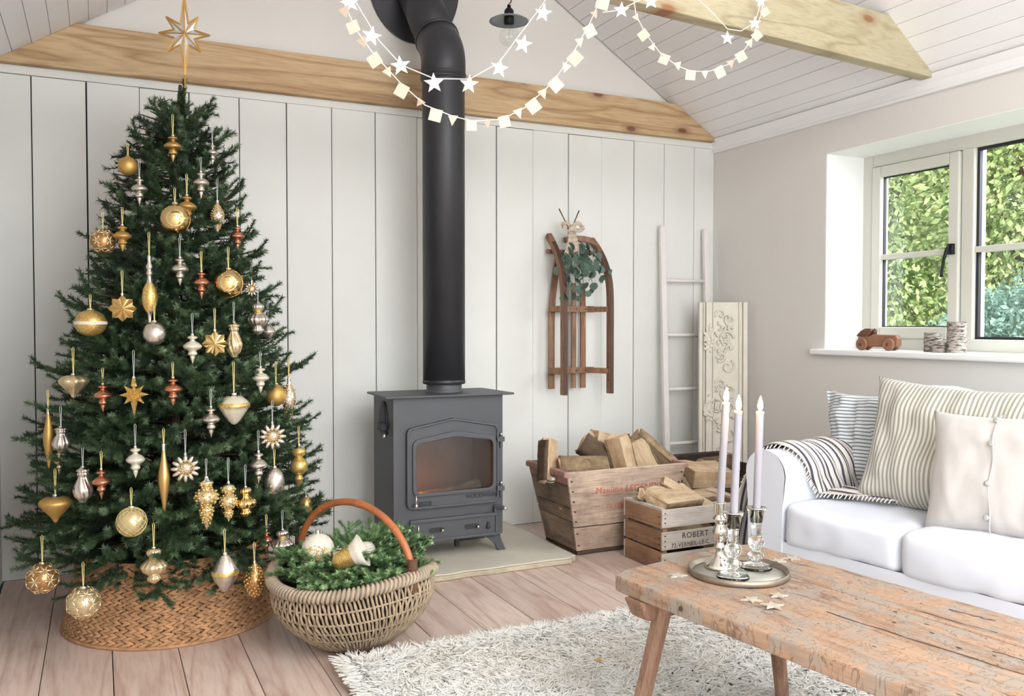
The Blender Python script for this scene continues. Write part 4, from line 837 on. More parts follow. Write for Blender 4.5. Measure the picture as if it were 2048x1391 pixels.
def tee(x, z, name, ln=.034):
    h = MB(); h.tube([L(x, SY0 - .010, z), L(x, SY0 - .045, z)], .004, 8).lathe([(.0, 0), (.0085, 0), (.0085, .012), (.0, .012)], L(x, SY0 - .045, z - .006), n=12).tube([L(x, SY0 - .045, z), L(x, SY0 - .045, z + ln)], [.0045, .0038], 8); return h.build(name, 'chrome', sv, smooth=True)
tee(1.262, .292, 'door_handle', .046); tee(1.272, .155, 'ash_door_handle', .048)
text('lettering', 'WOODWARM', .0255, 'stovedark', sv, L(1.595, SY0 - .0146, .3), (PI / 2, 0, 0), .0012, 1.02, off=.0006)
MB().span(L(1.285, SY0 - .017, .283), L(1.345, SY0 - .0135, .303)).build('name_plate', 'stovedark', sv, bevel=.001)
text('plate_lettering', 'FIRES', .015, 'stove', sv, L(1.316, SY0 - .0175, .288), (PI / 2, 0, 0), .0008)
# ash door
ad = MB().span(L(1.245, SY0 - .012, .118), L(1.672, SY0 + .002, .222)).build('ash_door', 'stove', sv, bevel=.003)
MB().span(L(1.243, SY0 - .019, .206), L(1.674, SY0 - .010, .222)).span(L(1.243, SY0 - .019, .116), L(1.674, SY0 - .010, .128)).span(L(1.243, SY0 - .019, .128), L(1.256, SY0 - .010, .206)).span(L(1.661, SY0 - .019, .128), L(1.674, SY0 - .010, .206)).build('ash_door_rim', 'stove', ad, bevel=.003)
for x in (1.37, 1.545):
    MB().prism([(x - .034 + .011 * math.cos(a) if False else x + (-.026 if math.cos(a) < 0 else .026) + .011 * math.cos(a), .168 + .011 * math.sin(a)) for a in [PI / 2 + 2 * PI * i / 16 for i in range(16)]], .004, (L(0, SY0 - .0145, 0), EX, EZ, EY)).build('air_slot', 'stovedark', ad)
    MB().tube([L(x + .022, SY0 - .014, .168), L(x + .022, SY0 - .038, .168)], [.005, .0062], 10).build('air_slider_knob', 'chrome', ad, smooth=True)
MB().lathe([(.0, 0), (.010, .003), (.011, .012), (.005, .018), (.008, .026), (.004, .034), (0, .036)], L(1.625, SY0 - .016, .148), n=10).build('flame_emblem', 'stovedark', ad, smooth=True)
lt = MB(); lt.span(L(1.655, SY0 - .02, .222), L(1.672, SY0 + .0, .246)).tube([L(1.660, SY0 - .012, .25), L(1.69, SY0 - .045, .246)], .011, 10); lt.build('latch', 'stove', sv, bevel=.002)
MB().tube([L(1.688, SY0 - .042, .246), L(1.70, SY0 - .058, .244)], [.0075, .006], 10).build('latch_pin', 'chrome', sv, smooth=True)
# top plate, collar, side wheel, legs
MB().prism([(SX0 - .045 - ox, SY0 - .035 - oy), (SX1 + .045 - ox, SY0 - .035 - oy), (SX1 + .030 - ox, SY1 + .01 - oy), (SX0 - .030 - ox, SY1 + .01 - oy)], .010, ((0, 0, SZ1 - oz), EX, EY, EZ)).build('top_plate', 'stove', sv, bevel=.003)
MB().lathe([(.088, 0), (.088, .008), (.084, .012), (.084, .05)], L(1.474, 3.84, SZ1 + .010), n=32).build('flue_collar', 'stove', sv, smooth=True)
sw = MB(); sw.lathe([(0, .0), (.068, 0), (.068, .006), (.058, .010), (0, .010)], n=28); o = sw.build('side_air_wheel', 'stovedark', sv, bevel=.001); o.rotation_euler = (0, -PI / 2, 0); o.location = L(SX0, SY0 + .14, .665); o.scale = (1.25, .8, 1)
MB().box((0, 0, 0), (.03, .06, .035)).build('side_lever', 'stovedark', sv, bevel=.004).location = L(SX0 - .016, SY0 + .12, .635)
MB().tube([L(SX0 - .012, SY0 + .06, .612), L(SX0 - .035, SY0 + .035, .598)], [.008, .0065], 10).build('side_knob', 'chrome', sv, smooth=True)
for xx, yy, sx_, sy_ in ((SX1 - .065, SY0 + .03, 1, -1), (SX0 + .065, SY0 + .03, -1, -1), (SX1 - .065, SY1 - .03, 1, 1), (SX0 + .065, SY1 - .03, -1, 1)):
    lg = MB(); prf = [(-.055, 0), (.06, 0), (.07, -.035), (.092, -.0845), (.052, -.0845), (.035, -.05), (.0, -.02)]
    lg.prism([(sx_ * a, b) for a, b in prf], .018, (L(xx, yy - .009, SZ0), EX, EZ, EY)); lg.span(L(xx - .03, yy - .02, SZ0 - .01), L(xx + .05, yy + .02, SZ0 + .002)); lg.build('leg', 'stove', sv, bevel=.002)
MB().span(L(1.52, 3.74, .085), L(1.60, 3.80, SZ0)).span(L(1.50, 3.76, .055), L(1.52, 3.78, SZ0)).build('riddling_rod', 'stovedark', sv)
# firebox inside
fb = MB().span(L(SX0 + .014, SY1 - .04, .24), L(SX1 - .014, SY1 - .015, .72)).span(L(SX0 + .014, SY0 + .03, .24), L(SX0 + .04, SY1 - .04, .70)).span(L(SX1 - .04, SY0 + .03, .24), L(SX1 - .014, SY1 - .04, .70)).span(L(SX0 + .014, SY0 + .02, .225), L(SX1 - .014, SY1 - .015, .24)); fb.build('fire_bricks', 'brick', sv)
MB().box(L(1.44, 3.86, .60), (.46, .24, .012), Rxyz(-.45, 0, 0)).build('baffle_plate', 'stovedark', sv)
em = MB(); r = random.Random(6)
for i in range(16): em.blob(L(1.30 + r.uniform(-.02, .20), 3.78 + r.uniform(-.03, .1), .252 + r.uniform(0, .012)), (r.uniform(.012, .028), .012, .010), Rxyz(0, 0, r.uniform(0, 3)), 6, 4)
em.build('embers', 'ember', sv, kind='stuff'); pl_ = bpy.data.lights.new('fire_glow', 'POINT'); pl_.energy = .5; pl_.color = (1, .38, .14); pl_.shadow_soft_size = .04; po = bpy.data.objects.new('fire_glow', pl_); COL.objects.link(po); po.location = (1.33, 3.80, .33)
for a, b in (((1.24, 3.88, .27), (1.55, 3.80, .31)), ((1.45, 3.9, .265), (1.66, 3.84, .33))):
    MB().tube([L(*a), L(*b)], .028, 9).build('charred_log', 'barkdark', sv)
# flue
fx, fy = 1.474, 3.84; fl_ = thing('flue_pipe', 'tall black round flue pipe that bends back into the gable wall', 'flue', (fx, fy, .82))
MB().lathe([(.094, .0), (.102, .004), (.102, .014), (.100, .018), (.100, .020)], n=40).build('lower_band', 'flue', fl_, smooth=True)
MB().lathe([(.100, .0), (.100, 1.50)], n=48, bot=True).build('straight_pipe', 'flue', fl_, smooth=True)
el = MB(); pth = [(0, 0, 1.42), (0, 0, 1.50)]; Rr = .13
for k in range(1, 7): a_ = math.radians(42) * k / 6; pth.append((0, Rr * (1 - math.cos(a_)), 1.50 + Rr * math.sin(a_)))
pth.append((0, pth[-1][1] + .045, pth[-1][2] + .052)); el.tube(pth, .1045, 40).build('elbow', 'flue', fl_, smooth=True)
for z in (1.425, 1.445): MB().lathe([(.104, z), (.109, z + .005), (.104, z + .010)], n=40).build('joint_ring', 'flue', fl_, smooth=True)
e0 = Vector(pth[-1]); dd = Vector((0, math.cos(math.radians(48)), math.sin(math.radians(48)))); k_ = (YB + .04 - fy - e0.y) / dd.y; e1 = e0 + dd * k_
MB().tube([e0 - dd * .02, e1], .100, 40).build('upper_pipe', 'flue', fl_, smooth=True)
MB().tube([e0 - dd * .004, e0 + dd * .008], .108, 40).build('joint_ring', 'flue', fl_, smooth=True)
wp = [(.245 * math.cos(2 * PI * i / 48), .305 * math.sin(2 * PI * i / 48)) for i in range(48)]
MB().prism(wp, .014, ((0, YB - .004 - fy, e1.z - .82 + .82 - .03), EX, EZ, EY)).build('wall_plate', 'flue', fl_, bevel=.003)

# ================================================ SLED AND EUCALYPTUS
sl = thing('wooden_sled', 'old brown wooden sled hung upright on the white boards', 'sled', (2.37, YB, .73)); yw = YB - .012
def S(x, d, z): return (x - 2.37, -.012 - d, z - .73)
for nm, x, zt, w_, xt in (('deck_slat', 2.245, 1.47, .034, 2.285), ('deck_slat', 2.385, 1.33, .026, 2.385), ('deck_slat', 2.445, 1.33, .030, 2.442)):
    pts = [S(x + (xt - x) * max(0, (f - .55) / .45) ** 1.5, .035, .745 + (zt - .745) * f) for f in [i / 10 for i in range(11)]]
    b = MB()
    for p0, p1 in zip(pts, pts[1:]): b.bar(p0, p1, w_, .014, (0, 1, 0))
    b.build(nm, 'sled', sl)
def runner(x, sgn, ztop, lead):
    pts = []
    for i in range(25):
        f = i / 24; z = .72 + (ztop - .72) * f; d = .165 if f < .62 else .165 - (.165 - lead) * ((f - .62) / .38) ** 2.4; pts.append(S(x + sgn * (-.022) * max(0, (f - .5) / .5) ** 2, d, z))
    b = MB(); c = MB()
    for p0, p1 in zip(pts, pts[1:]): b.bar(p0, Vector(p1) + (Vector(p1) - Vector(p0)) * .08, .028, .032, (0, 1, 0)); q = Vector((0, -.018, 0)); c.bar(Vector(p0) + q, Vector(p1) + q, .022, .004, (0, 1, 0))
    ru = b.build('runner', 'sled', sl); c.build('runner_iron', 'sledmetal', ru)
runner(2.232 + .02, 1, 1.585, .03); runner(2.543, 1, 1.575, -.0)
# arched outer runner end bending over at the top right
b = MB(); pts = [S(2.52 - .10 * (1 - math.cos(a)) * 1.0, .02 + .02 * math.cos(a), 1.545 + .035 * math.sin(a)) for a in [PI * i / 12 / 1.3 for i in range(13)]]
for p0, p1 in zip(pts, pts[1:]): b.bar(p0, p1, .03, .026, (0, 1, 0))
b.build('curved_nose', 'sled', sl)
MB().tube([S(2.22, .03, 1.50), S(2.50, .03, 1.50)], .013, 8).build('front_bar', 'sled', sl)
for z in (1.185, .845):
    MB().bar(S(2.225, .055, z), S(2.50, .055, z), .034, .022, (0, 1, 0)).build('cross_bar', 'sled', sl, bevel=.002)
    for x0, x1 in ((2.236, 2.252), (2.458, 2.543)): MB().bar(S(x0, .05, z), S(x1, .165, z - .002), .026, .03).build('runner_post', 'sled', sl, bevel=.002)
    for x in (2.245, 2.385, 2.445): MB().lathe([(0, 0), (.005, 0), (.004, .003), (0, .0035)], n=8).build('bolt', 'sledmetal', sl).matrix_local = Matrix.Translation(S(x, .067, z)) @ Matrix.Rotation(PI / 2, 4, 'X')
ebase = atY(1140, 462, YB - .12); eu = thing('eucalyptus_bunch', 'bunch of round-leaved eucalyptus hung upside down on the sled', 'foliage', ebase); r = random.Random(14)
lf = MB(); lf.add([(0, 0, 0)] + [(.5 + .5 * math.cos(a), .46 * math.sin(a) * (1 if True else 1), .05 * math.cos(2 * a)) for a in [2 * PI * i / 12 + PI for i in range(12)]], [(0, 1, 2)] + [])
lf = MB(); ring = [(.5 - .5 * math.cos(a), .48 * math.sin(a), .07 * math.sin(a) ** 2) for a in [2 * PI * i / 12 for i in range(12)]]; lf.add([(.5, 0, 0)] + ring, [(0, 1 + i, 1 + (i + 1) % 12) for i in range(12)]); lfm = lf.mesh('leaf', True); lfm.materials.append(M['euc'])
n_leaf = 0
ends = [(1122, 545), (1138, 570), (1150, 596), (1170, 590), (1188, 575), (1206, 560), (1216, 545), (1180, 548), (1160, 560), (1128, 596)]
for k, (u, v) in enumerate(ends):
    e = atY(u, v, YB - .13 - .05 * r.random() - .03) - ebase; s0 = Vector((.0, 0, -.01)); m1 = s0.lerp(e, .45) + Vector((r.uniform(-.02, .02), -.02, .0)); pts = [s0, s0.lerp(m1, .5), m1, m1.lerp(e, .5) + Vector((0, -.008, .004)), e]
    MB().tube(pts, [.0028, .0026, .0022, .0016, .001], 5).build('stem', 'twig', eu)
    for j in range(9):
        f = .40 + .6 * j / 8; i0 = min(3, int(f * 4)); p = pts[i0].lerp(pts[i0 + 1], f * 4 - i0)
        o = bpy.data.objects.new('leaf', lfm); COL.objects.link(o); o.parent = eu; sz_ = r.uniform(.038, .056) * (1 - .25 * (j == 8)); o.location = p; o.scale = (sz_,) * 3
        o.rotation_euler = Rxyz(r.uniform(.6, 2.2), r.uniform(-.5, .9), r.uniform(-3.1, 3.1)).to_euler(); n_leaf += 1
for u, v in ((1118, 417), (1158, 421)): MB().tube([(0, 0, 0), (atY(u + (1140 - u) * .4, v + 18, YB - .11) - ebase), atY(u, v, YB - .10) - ebase], [.003, .0028, .0034], 6).build('stem', 'twig', eu)
bw_ = MB(); cN = atY(1141, 458, YB - .15) - ebase
def band_(pts, w_, mb):
    for p0, p1 in zip(pts, pts[1:]): mb.bar(p0, p1, w_, .002, (0, 1, 0))
for sg, ln in ((-1, .052), (1, .072)): band_([cN + Vector((sg * ln * f, -.012 * math.sin(PI * f), .028 * math.sin(f * PI) + .012 * f)) for f in [i / 6 for i in range(7)]] + [cN + Vector((sg * ln * (1 - f), -.02, .012 - .022 * math.sin(f * PI))) for f in [i / 6 for i in range(7)]], .022, bw_)
for dx, ln in ((-.035, .215), (.055, .20)): band_([cN + Vector((dx * f + .008 * math.sin(f * 7), -.012 + .008 * math.sin(f * 9), -ln * f)) for f in [i / 9 for i in range(10)]], .036, bw_)
bw_.blob(cN + Vector((0, -.014, 0)), (.013, .012, .015), None, 8, 5); bw_.build('ribbon_bow', 'ribbon', eu, smooth=True)
MB().tube([(0, .09, .055), (.0, .02, .05), (0, -.0, .03)], .003, 6).build('hanging_hook', 'gold', eu)

# ================================================ LADDER, PANEL
ld = thing('white_ladder', 'slim chalky white ladder leaning on the boards in the corner', 'ladder', (3.05, 4.12, 0))
def Ld(x, z): return (x - 3.05, (4.10 + .115 * z / 1.68) - 4.12, z)
for xb, xt, zt in ((2.955, 2.985, 1.678), (3.27, 3.30, 1.672)): MB().bar(Ld(xb, .003), Ld(xt, zt), .036, .026, (0, 1, 0)).build('rail', 'ladder', ld, bevel=.004)
for z in (1.358, 1.038, .722, .406, .10): f = z / 1.68; MB().tube([Ld(2.958 + .03 * f, z), Ld(3.268 + .03 * f, z)], .0105, 8).build('rung', 'ladder', ld, smooth=True)
pn = thing('carved_panel', 'tall cream panel carved with scrolls leaning in the corner', 'panel', (3.13, 3.93, 0))
A0 = Vector((3.085, 3.985, 0)); A1 = Vector((3.335, 3.865, 0)); wid = (A1 - A0).length; ax = (A1 - A0).normalized(); nr = Vector((ax.y, -ax.x, 0)); H_ = 1.228; lean = Vector((.03, .045, 0))
rel = Vector((3.13, 3.93, 0))
def Pn(x, z, d=0.0): return A0 + ax * x + EZ * z + lean * (z / H_) + nr * d - rel
def pbox(x0, x1, z0, z1, d0, d1, nm, bev=.003):
    b = MB(); b.add([Pn(x, z, d) for x in (x0, x1) for z in (z0, z1) for d in (d0, d1)], [(0, 1, 3, 2), (4, 6, 7, 5), (0, 4, 5, 1), (2, 3, 7, 6), (0, 2, 6, 4), (1, 5, 7, 3)]); return b.build(nm, 'carved', pn, bevel=bev)
pbox(0, wid, .002, H_, -.03, -.008, 'back_board')
for x0, x1, d in ((0, .020, .008), (.024, .034, .002), (.038, .074, .013), (.078, .086, .004)): pbox(x0, x1, .002, H_, -.01, d, 'moulding_strip')
for x0, x1, d in ((wid - .048, wid - .030, .002), (wid - .026, wid, .010)): pbox(x0, x1, .002, H_, -.01, d, 'moulding_strip')
def spiral(cx, cz, R, turns, dirn, a0, n=26):
    return [Pn(cx + R * (1 - .82 * i / n) * math.cos(a0 + dirn * 2 * PI * turns * i / n), cz + R * (1 - .82 * i / n) * math.sin(a0 + dirn * 2 * PI * turns * i / n), -.004 + .008 * i / n) for i in range(n + 1)]
r = random.Random(31)
for zc in (1.02, .62, .24):
    for cx, dz, R, tn, dr_, a0 in ((.155, .0, .046, 1.2, 1, 0), (.175, .10, .030, 1.3, -1, 2), (.125, -.105, .030, 1.4, 1, 4), (.165, -.16, .042, 1.1, -1, 1), (.185, .055, .020, 1.4, 1, 1), (.125, .135, .034, 1.0, -1, 3.5)):
        MB().tube(spiral(cx, zc + dz, R, tn, dr_, a0), [.0085 - .005 * i / 26 for i in range(27)], 6).build('scroll', 'carved', pn, smooth=True)
    lfv = MB()
    for i in range(26):
        a_ = r.uniform(0, 2 * PI); q = r.uniform(.005, .045); lfv.blob(Pn(.055 + .02 * math.cos(a_), zc + .0 + 1.9 * q * math.sin(a_), .010), (r.uniform(.012, .024), .010, .011), Rxyz(0, r.uniform(0, 3), 0), 6, 4)
    for i in range(30):
        lfv.blob(Pn(r.uniform(.095, .2), zc + r.uniform(-.12, .12), -.003), (r.uniform(.013, .030), .010, .008), Rxyz(0, r.uniform(0, 3), 0), 6, 4)
    lfv.build('carved_leaves', 'carved', pn, smooth=True, fix=False)

# ================================================ CRATES AND LOGS
lc = thing('apple_crate', 'large flared wooden crate with faded red writing, full of split logs', 'crate', (2.285, 3.70, 0))
TX0, TX1, TY0, TY1, CH = 1.945, 2.625, 3.485, 3.895, .413; BX0, BX1, BY0, BY1 = 2.040, 2.53, 3.555, 3.875
def cor(sx_, sy_, z):
    f = z / CH; return Vector(((BX1 + (TX1 - BX1) * f) if sx_ > 0 else (BX0 + (TX0 - BX0) * f), (BY1 + (TY1 - BY1) * f) if sy_ > 0 else (BY0 + (TY0 - BY0) * f), z))
def crplank(a, b, z0, z1, th_, nm, mat, inset=0.0, par=None, org=(2.285, 3.70, 0)):
    p = [cor(*a, z0), cor(*b, z0), cor(*b, z1), cor(*a, z1)]; n_ = (p[1] - p[0]).cross(p[3] - p[0]).normalized(); cen = Vector((2.285, 3.70, .2))
    if n_.dot(cen - p[0]) < 0: n_ = -n_
    e = (p[1] - p[0]).normalized() * inset; p = [p[0] + e, p[1] - e, p[2] - e, p[3] + e]; vs_ = [q - Vector(org) for q in p] + [q + n_ * th_ - Vector(org) for q in p]
    return MB().add(vs_, [(0, 1, 2, 3), (7, 6, 5, 4), (0, 4, 5, 1), (1, 5, 6, 2), (2, 6, 7, 3), (3, 7, 4, 0)]).build(nm, mat, par or lc, bevel=.003)
for z0, z1 in ((.022, .136), (.142, .413)): crplank((-1, -1), (1, -1), z0, z1, .014, 'plank', 'crate')
for z0, z1 in ((.022, .190), (.195, .413)): crplank((1, 1), (-1, 1), z0, z1, .014, 'plank', 'crate')
for a, b in (((-1, 1), (-1, -1)), ((1, -1), (1, 1))):
    for z0, z1 in ((.022, .165), (.169, .233), (.237, .345)): crplank(a, b, z0, z1, .016, 'plank', 'crateside', .0125)
    crplank(a, b, .349, .413, .016, 'top_rail', 'redpaint', .0125)
for sg, x in ((-1, TX0), (1, TX1)): MB().bar((x - 2.285 - sg * .002, TY0 - 3.70, CH - .012), (x - 2.285 - sg * .002, TY1 - 3.70, CH - .012), .03, .030).build('top_rail', 'redpaint', lc, bevel=.008)
MB().span((BX0 - 2.285, BY0 - 3.70, .006), (BX1 - 2.285, BY1 - 3.70, .02)).build('bottom_board', 'cratedark', lc)
for y in (BY0 + .02, BY1 - .04): MB().span((BX0 - 2.285 + .01, y - 3.70, .0), (BX1 - 2.285 - .01, y - 3.70 + .03, .012)).build('runner', 'cratedark', lc)
hx = TX0 - 2.285 - .004; MB().tube([(hx - .000, -.10, .356), (hx - .012, -.085, .352), (hx - .012, -.015, .346), (hx - .0, .0, .346)], .0065, 6).build('hand_slot', 'chrome', lc)
MB().span((hx - .010, -.095, .352), (hx + .008, -.005, .374)).build('hand_slot', 'ladder', lc, bevel=.004)
fz_ = lambda x, z: cor(-1, -1, z) * ((TX1 - x) / (TX1 - TX0)) + cor(1, -1, z) * ((x - TX0) / (TX1 - TX0)) - Vector((2.285, 3.70, 0)); ft = math.atan2(BY0 - TY0, CH)
nl = MB()
for x in (TX0 + .018, TX1 - .018):
    for z in (.05, .11, .17, .22, .27, .32, .37):
        p = fz_(x + (.0 if z > .2 else 0), z); nl.box(p + Vector(((.0), -.001, 0)), (.010, .004, .005), Rxyz(0, .4, 0))
nl.build('nail_heads', 'nail', lc)
p = fz_(2.30, .298); text('lettering', 'Maxime LEGENDU', .046, 'redink', lc, p + Vector((0, -.0012, 0)), (PI / 2 + ft, 0, 0), .0004, 1.05)
p = fz_(2.26, .222); text('lettering', '72 PERCHE', .034, 'redink', lc, p + Vector((0, -.0012, 0)), (PI / 2 + ft, 0, 0), .0004, 1.1)

sc_ = thing('slatted_crate', 'small slatted crate stencilled in black, in front of the large crate', 'crate', (2.46, 3.30, 0)); cx0, cx1, cy0, cy1 = 2.236, 2.715, 3.145, 3.455
def K(x, y, z): return (x - 2.46, y - 3.30, z)
for y0 in (cy0, cy1 - .008):
    for z0, z1 in ((.004, .083), (.098, .178), (.197, .279)): MB().span(K(cx0, y0, z0), K(cx1, y0 + .008, z1)).build('slat', 'crategrey', sc_, bevel=.0015)
for x0 in (cx0 + .0005, cx1 - .0105):
    for z0, z1 in ((.0, .088), (.098, .180), (.193, .272)): MB().span(K(x0, cy0 + .009, z0), K(x0 + .010, cy1 - .009, z1)).build('slat', 'cratewarm', sc_, bevel=.0015)
    MB().span(K(x0, cy0 + .009, .272), K(x0 + .022, cy1 - .009, .283)).build('top_batten', 'crategrey', sc_, bevel=.001)
for x in (cx0 + .022, cx1 - .022):
    for y in (cy0 + .019, cy1 - .019): MB().box(K(x, y, .138), (.022, .020, .268)).build('corner_post', 'cratewarm', sc_)
MB().span(K(cx0 + .01, cy0 + .01, .004), K(cx1 - .01, cy1 - .01, .012)).build('bottom_board', 'cratewarm', sc_)
nl = MB()
for z in (.22, .24, .262, .115, .138, .162, .03, .055):
    nl.blob(K(cx0 + .016, cy0 - .0005, z), (.0045, .0015, .003), None, 6, 4)
for z in (.215, .245, .12, .15, .03, .06):
    nl.blob(K(cx0 - .0005, cy0 + .022, z), (.0015, .006, .003), Rxyz(0, 0, 0), 6, 4)
nl.build('nail_heads', 'nail', sc_)
text('lettering', 'ROBERT', .037, 'ink', sc_, K(2.417, cy0 - .0006, .142), (PI / 2, 0, 0), .0004, 1.12)
text('lettering', '72-VERNEIL-LE-C', .027, 'ink', sc_, K(2.285, cy0 - .0006, .106), (PI / 2, 0, 0), .0004, 1.06, 'LEFT')
dc = thing('dark_log_box', 'dark brown wooden box behind the slatted crate, holding split logs', 'box', (2.93, 3.77, 0)); dx0, dx1, dy0, dy1, dh = 2.68, 3.20, 3.56, 3.95, .375
def D(x, y, z): return (x - 2.93, y - 3.77, z)
for y0, hgt in ((dy0, .30), (dy1 - .016, dh)):
    for k in range(3): MB().span(D(dx0, y0, .004 + k * hgt / 3), D(dx1, y0 + .016, (k + 1) * hgt / 3 - .004)).build('plank', 'cratedark', dc, bevel=.003)
for x0 in (dx0, dx1 - .016):
    for k in range(3): MB().span(D(x0, dy0 + .016, .004 + k * .115), D(x0 + .016, dy1 - .016, .112 + k * .115)).build('plank', 'cratedark', dc, bevel=.003)
MB().span(D(dx0 - .01, dy1 - .03, dh - .05), D(dx1 + .01, dy1 + .012, dh)).build('rough_top_rail', 'cratedark', dc, bevel=.006); MB().span(D(dx0 + .01, dy0 + .01, .004), D(dx1 - .01, dy1 - .01, .02)).build('bottom_board', 'cratedark', dc)
def log(kind, c, d, ln, R, label, roll=0.0, bark='bark', seed=0):
    r = random.Random(seed); c = Vector(c); d = Vector(d).normalized(); a, b = frame_of(d); rot_ = Matrix((d, a, b)).transposed() @ Matrix.Rotation(roll, 3, 'X')
    span_ = {'round': 2 * PI, 'half': PI, 'quarter': PI * .55, 'slab': PI * .5}[kind]; n = 12; prof_ = []
    if kind == 'block': pass
    arc = [(math.cos(-span_ / 2 + span_ * i / n) * R * (1 + r.uniform(-.06, .06)), math.sin(-span_ / 2 + span_ * i / n) * R * (1 + r.uniform(-.06, .06))) for i in range(n + (0 if kind == 'round' else 1))]
    core = list(arc)
    if kind == 'quarter': core.append((0, 0))
    if kind == 'slab': core += [(R * .18, R * .62), (R * .10, -R * .55)]
    cx = sum(p[0] for p in core) / len(core); cy = sum(p[1] for p in core) / len(core); m = 5; vs_ = []
    for i in range(m):
        t_ = -ln / 2 + ln * i / (m - 1)
        for k_, (x, y) in enumerate(core): q = 1 + .05 * math.sin(i * 2.1 + k_) ; vs_.append((t_ + (.010 * math.sin(k_ * 1.7) if i in (0, m - 1) else 0), (x - cx) * q, (y - cy) * q))
    nc = len(core); fs = [(i * nc + j, i * nc + (j + 1) % nc, (i + 1) * nc + (j + 1) % nc, (i + 1) * nc + j) for i in range(m - 1) for j in range(nc)] + [tuple(range(nc - 1, -1, -1)), tuple((m - 1) * nc + j for j in range(nc))]
    o = MB().add(vs_, fs).build('firewood_log', 'logcut', None, bevel=.003, label=label, cat='log')
    o.location = c; o.rotation_euler = rot_.to_euler()
    bk_ = MB(); bv = []
    for i in range(m + 4):
        t_ = -ln / 2 + .004 + (ln - .008) * i / (m + 3)
        for k_, (x, y) in enumerate(arc): q = 1.05 + r.uniform(0, .06); bv.append((t_, x * q - cx, y * q - cy))
    na = len(arc); lim = na if kind == 'round' else na - 1
    bk_.add(bv, [(i * na + j, i * na + (j + 1) % na, (i + 1) * na + (j + 1) % na, (i + 1) * na + j) for i in range(m + 3) for j in range(lim)]); bo = bk_.build('bark', bark, o, smooth=True, fix=False)
    sm = bo.modifiers.new('thick', 'SOLIDIFY'); sm.thickness = .004; sm.offset = 0
    return o
at = atY
log('quarter', at(1087, 921, 3.70), (.15, .2, 1), .20, .085, 'split log standing upright at the left end of the large crate', .3, 'barkdark', 1)
log('round', at(1166, 934, 3.62), (1, -.35, -.02), .24, .052, 'round barked log lying across the front of the large crate', 0, 'bark', 2)
log('round', at(1206, 913, 3.70), (.55, -.35, -.42), .26, .052, 'mottled log with a dark end sloping down to the right in the large crate', 0, 'barkdark', 3)
log('quarter', at(1228, 886, 3.76), (1, .1, -.28), .28, .070, 'pale split log, topmost of the large crate pile', -.8, 'bark', 4)
log('quarter', at(1244, 912, 3.62), (.25, -.1, -1), .21, .078, 'split wedge of log standing point upward in the middle of the large crate', 0, 'bark', 5)
log('half', at(1283, 918, 3.66), (.35, -.25, -.8), .19, .055, 'brown half log leaning at the left of the big pale log', -.3, 'bark', 6)
log('half', at(1312, 906, 3.70), (.55, -.35, -.55), .29, .075, 'big pale half log sloping down at the right end of the large crate', .8, 'bark', 7)
log('half', at(1262, 912, 3.80), (.8, .1, -.1), .24, .05, 'pale log end just visible behind the split wedge', .5, 'bark', 8)
for k, (x, y, z, a_) in enumerate(((2.12, 3.64, .27, .1), (2.30, 3.76, .28, -.2), (2.45, 3.64, .27, .2), (2.2, 3.72, .2, .5), (2.40, 3.7, .18, 0))): log('round', (x, y, z), (1, a_, 0), .26, .055, 'log low inside the large crate, number %s from the left' % ('one', 'two', 'three', 'four', 'five')[k] if False else ('dim log at the bottom left inside the large crate', 'dim log at the back inside the large crate', 'dim log at the bottom right inside the large crate', 'crosswise log deep in the large crate', 'lowest log in the middle of the large crate')[k], k, 'bark', 20 + k)
log('quarter', at(1291, 990, 3.36), (1, .5, -.35), .14, .040, 'short dark-edged splinter log at the left of the slatted crate', 0, 'barkdark', 9)
log('half', at(1344, 1002, 3.30), (1, .25, -.05), .26, .072, 'broad pale split log lying across the slatted crate', -1.2, 'bark', 10)
log('quarter', at(1373, 990, 3.34), (.75, -.15, -.42), .30, .042, 'long pinkish split stick sloping across the slatted crate', -1.2, 'bark', 11)
log('half', at(1405, 1000, 3.40), (1, .1, -.0), .24, .065, 'flat pale log at the right end of the slatted crate', -1.5, 'bark', 12)
log('half', (2.40, 3.30, .13), (1, .1, 0), .28, .09, 'log filling the bottom of the slatted crate on the left', 1.5, 'bark', 13)
log('half', (2.60, 3.30, .11), (.2, 1, 0), .24, .07, 'log filling the bottom of the slatted crate on the right', 1.5, 'bark', 14)
log('slab', at(1403, 962, 3.62), (1, .15, -.10), .30, .13, 'large square-cut pale log block on the dark box behind the slatted crate', -1.25, 'barkdark', 15)
log('half', (2.92, 3.77, .22), (1, 0, 0), .36, .10, 'log under the square-cut block in the dark box', 1.57, 'bark', 16)
log('round', (3.02, 3.74, .33), (1, .1, 0), .24, .05, 'round log at the back of the dark box', 0, 'barkdark', 17)
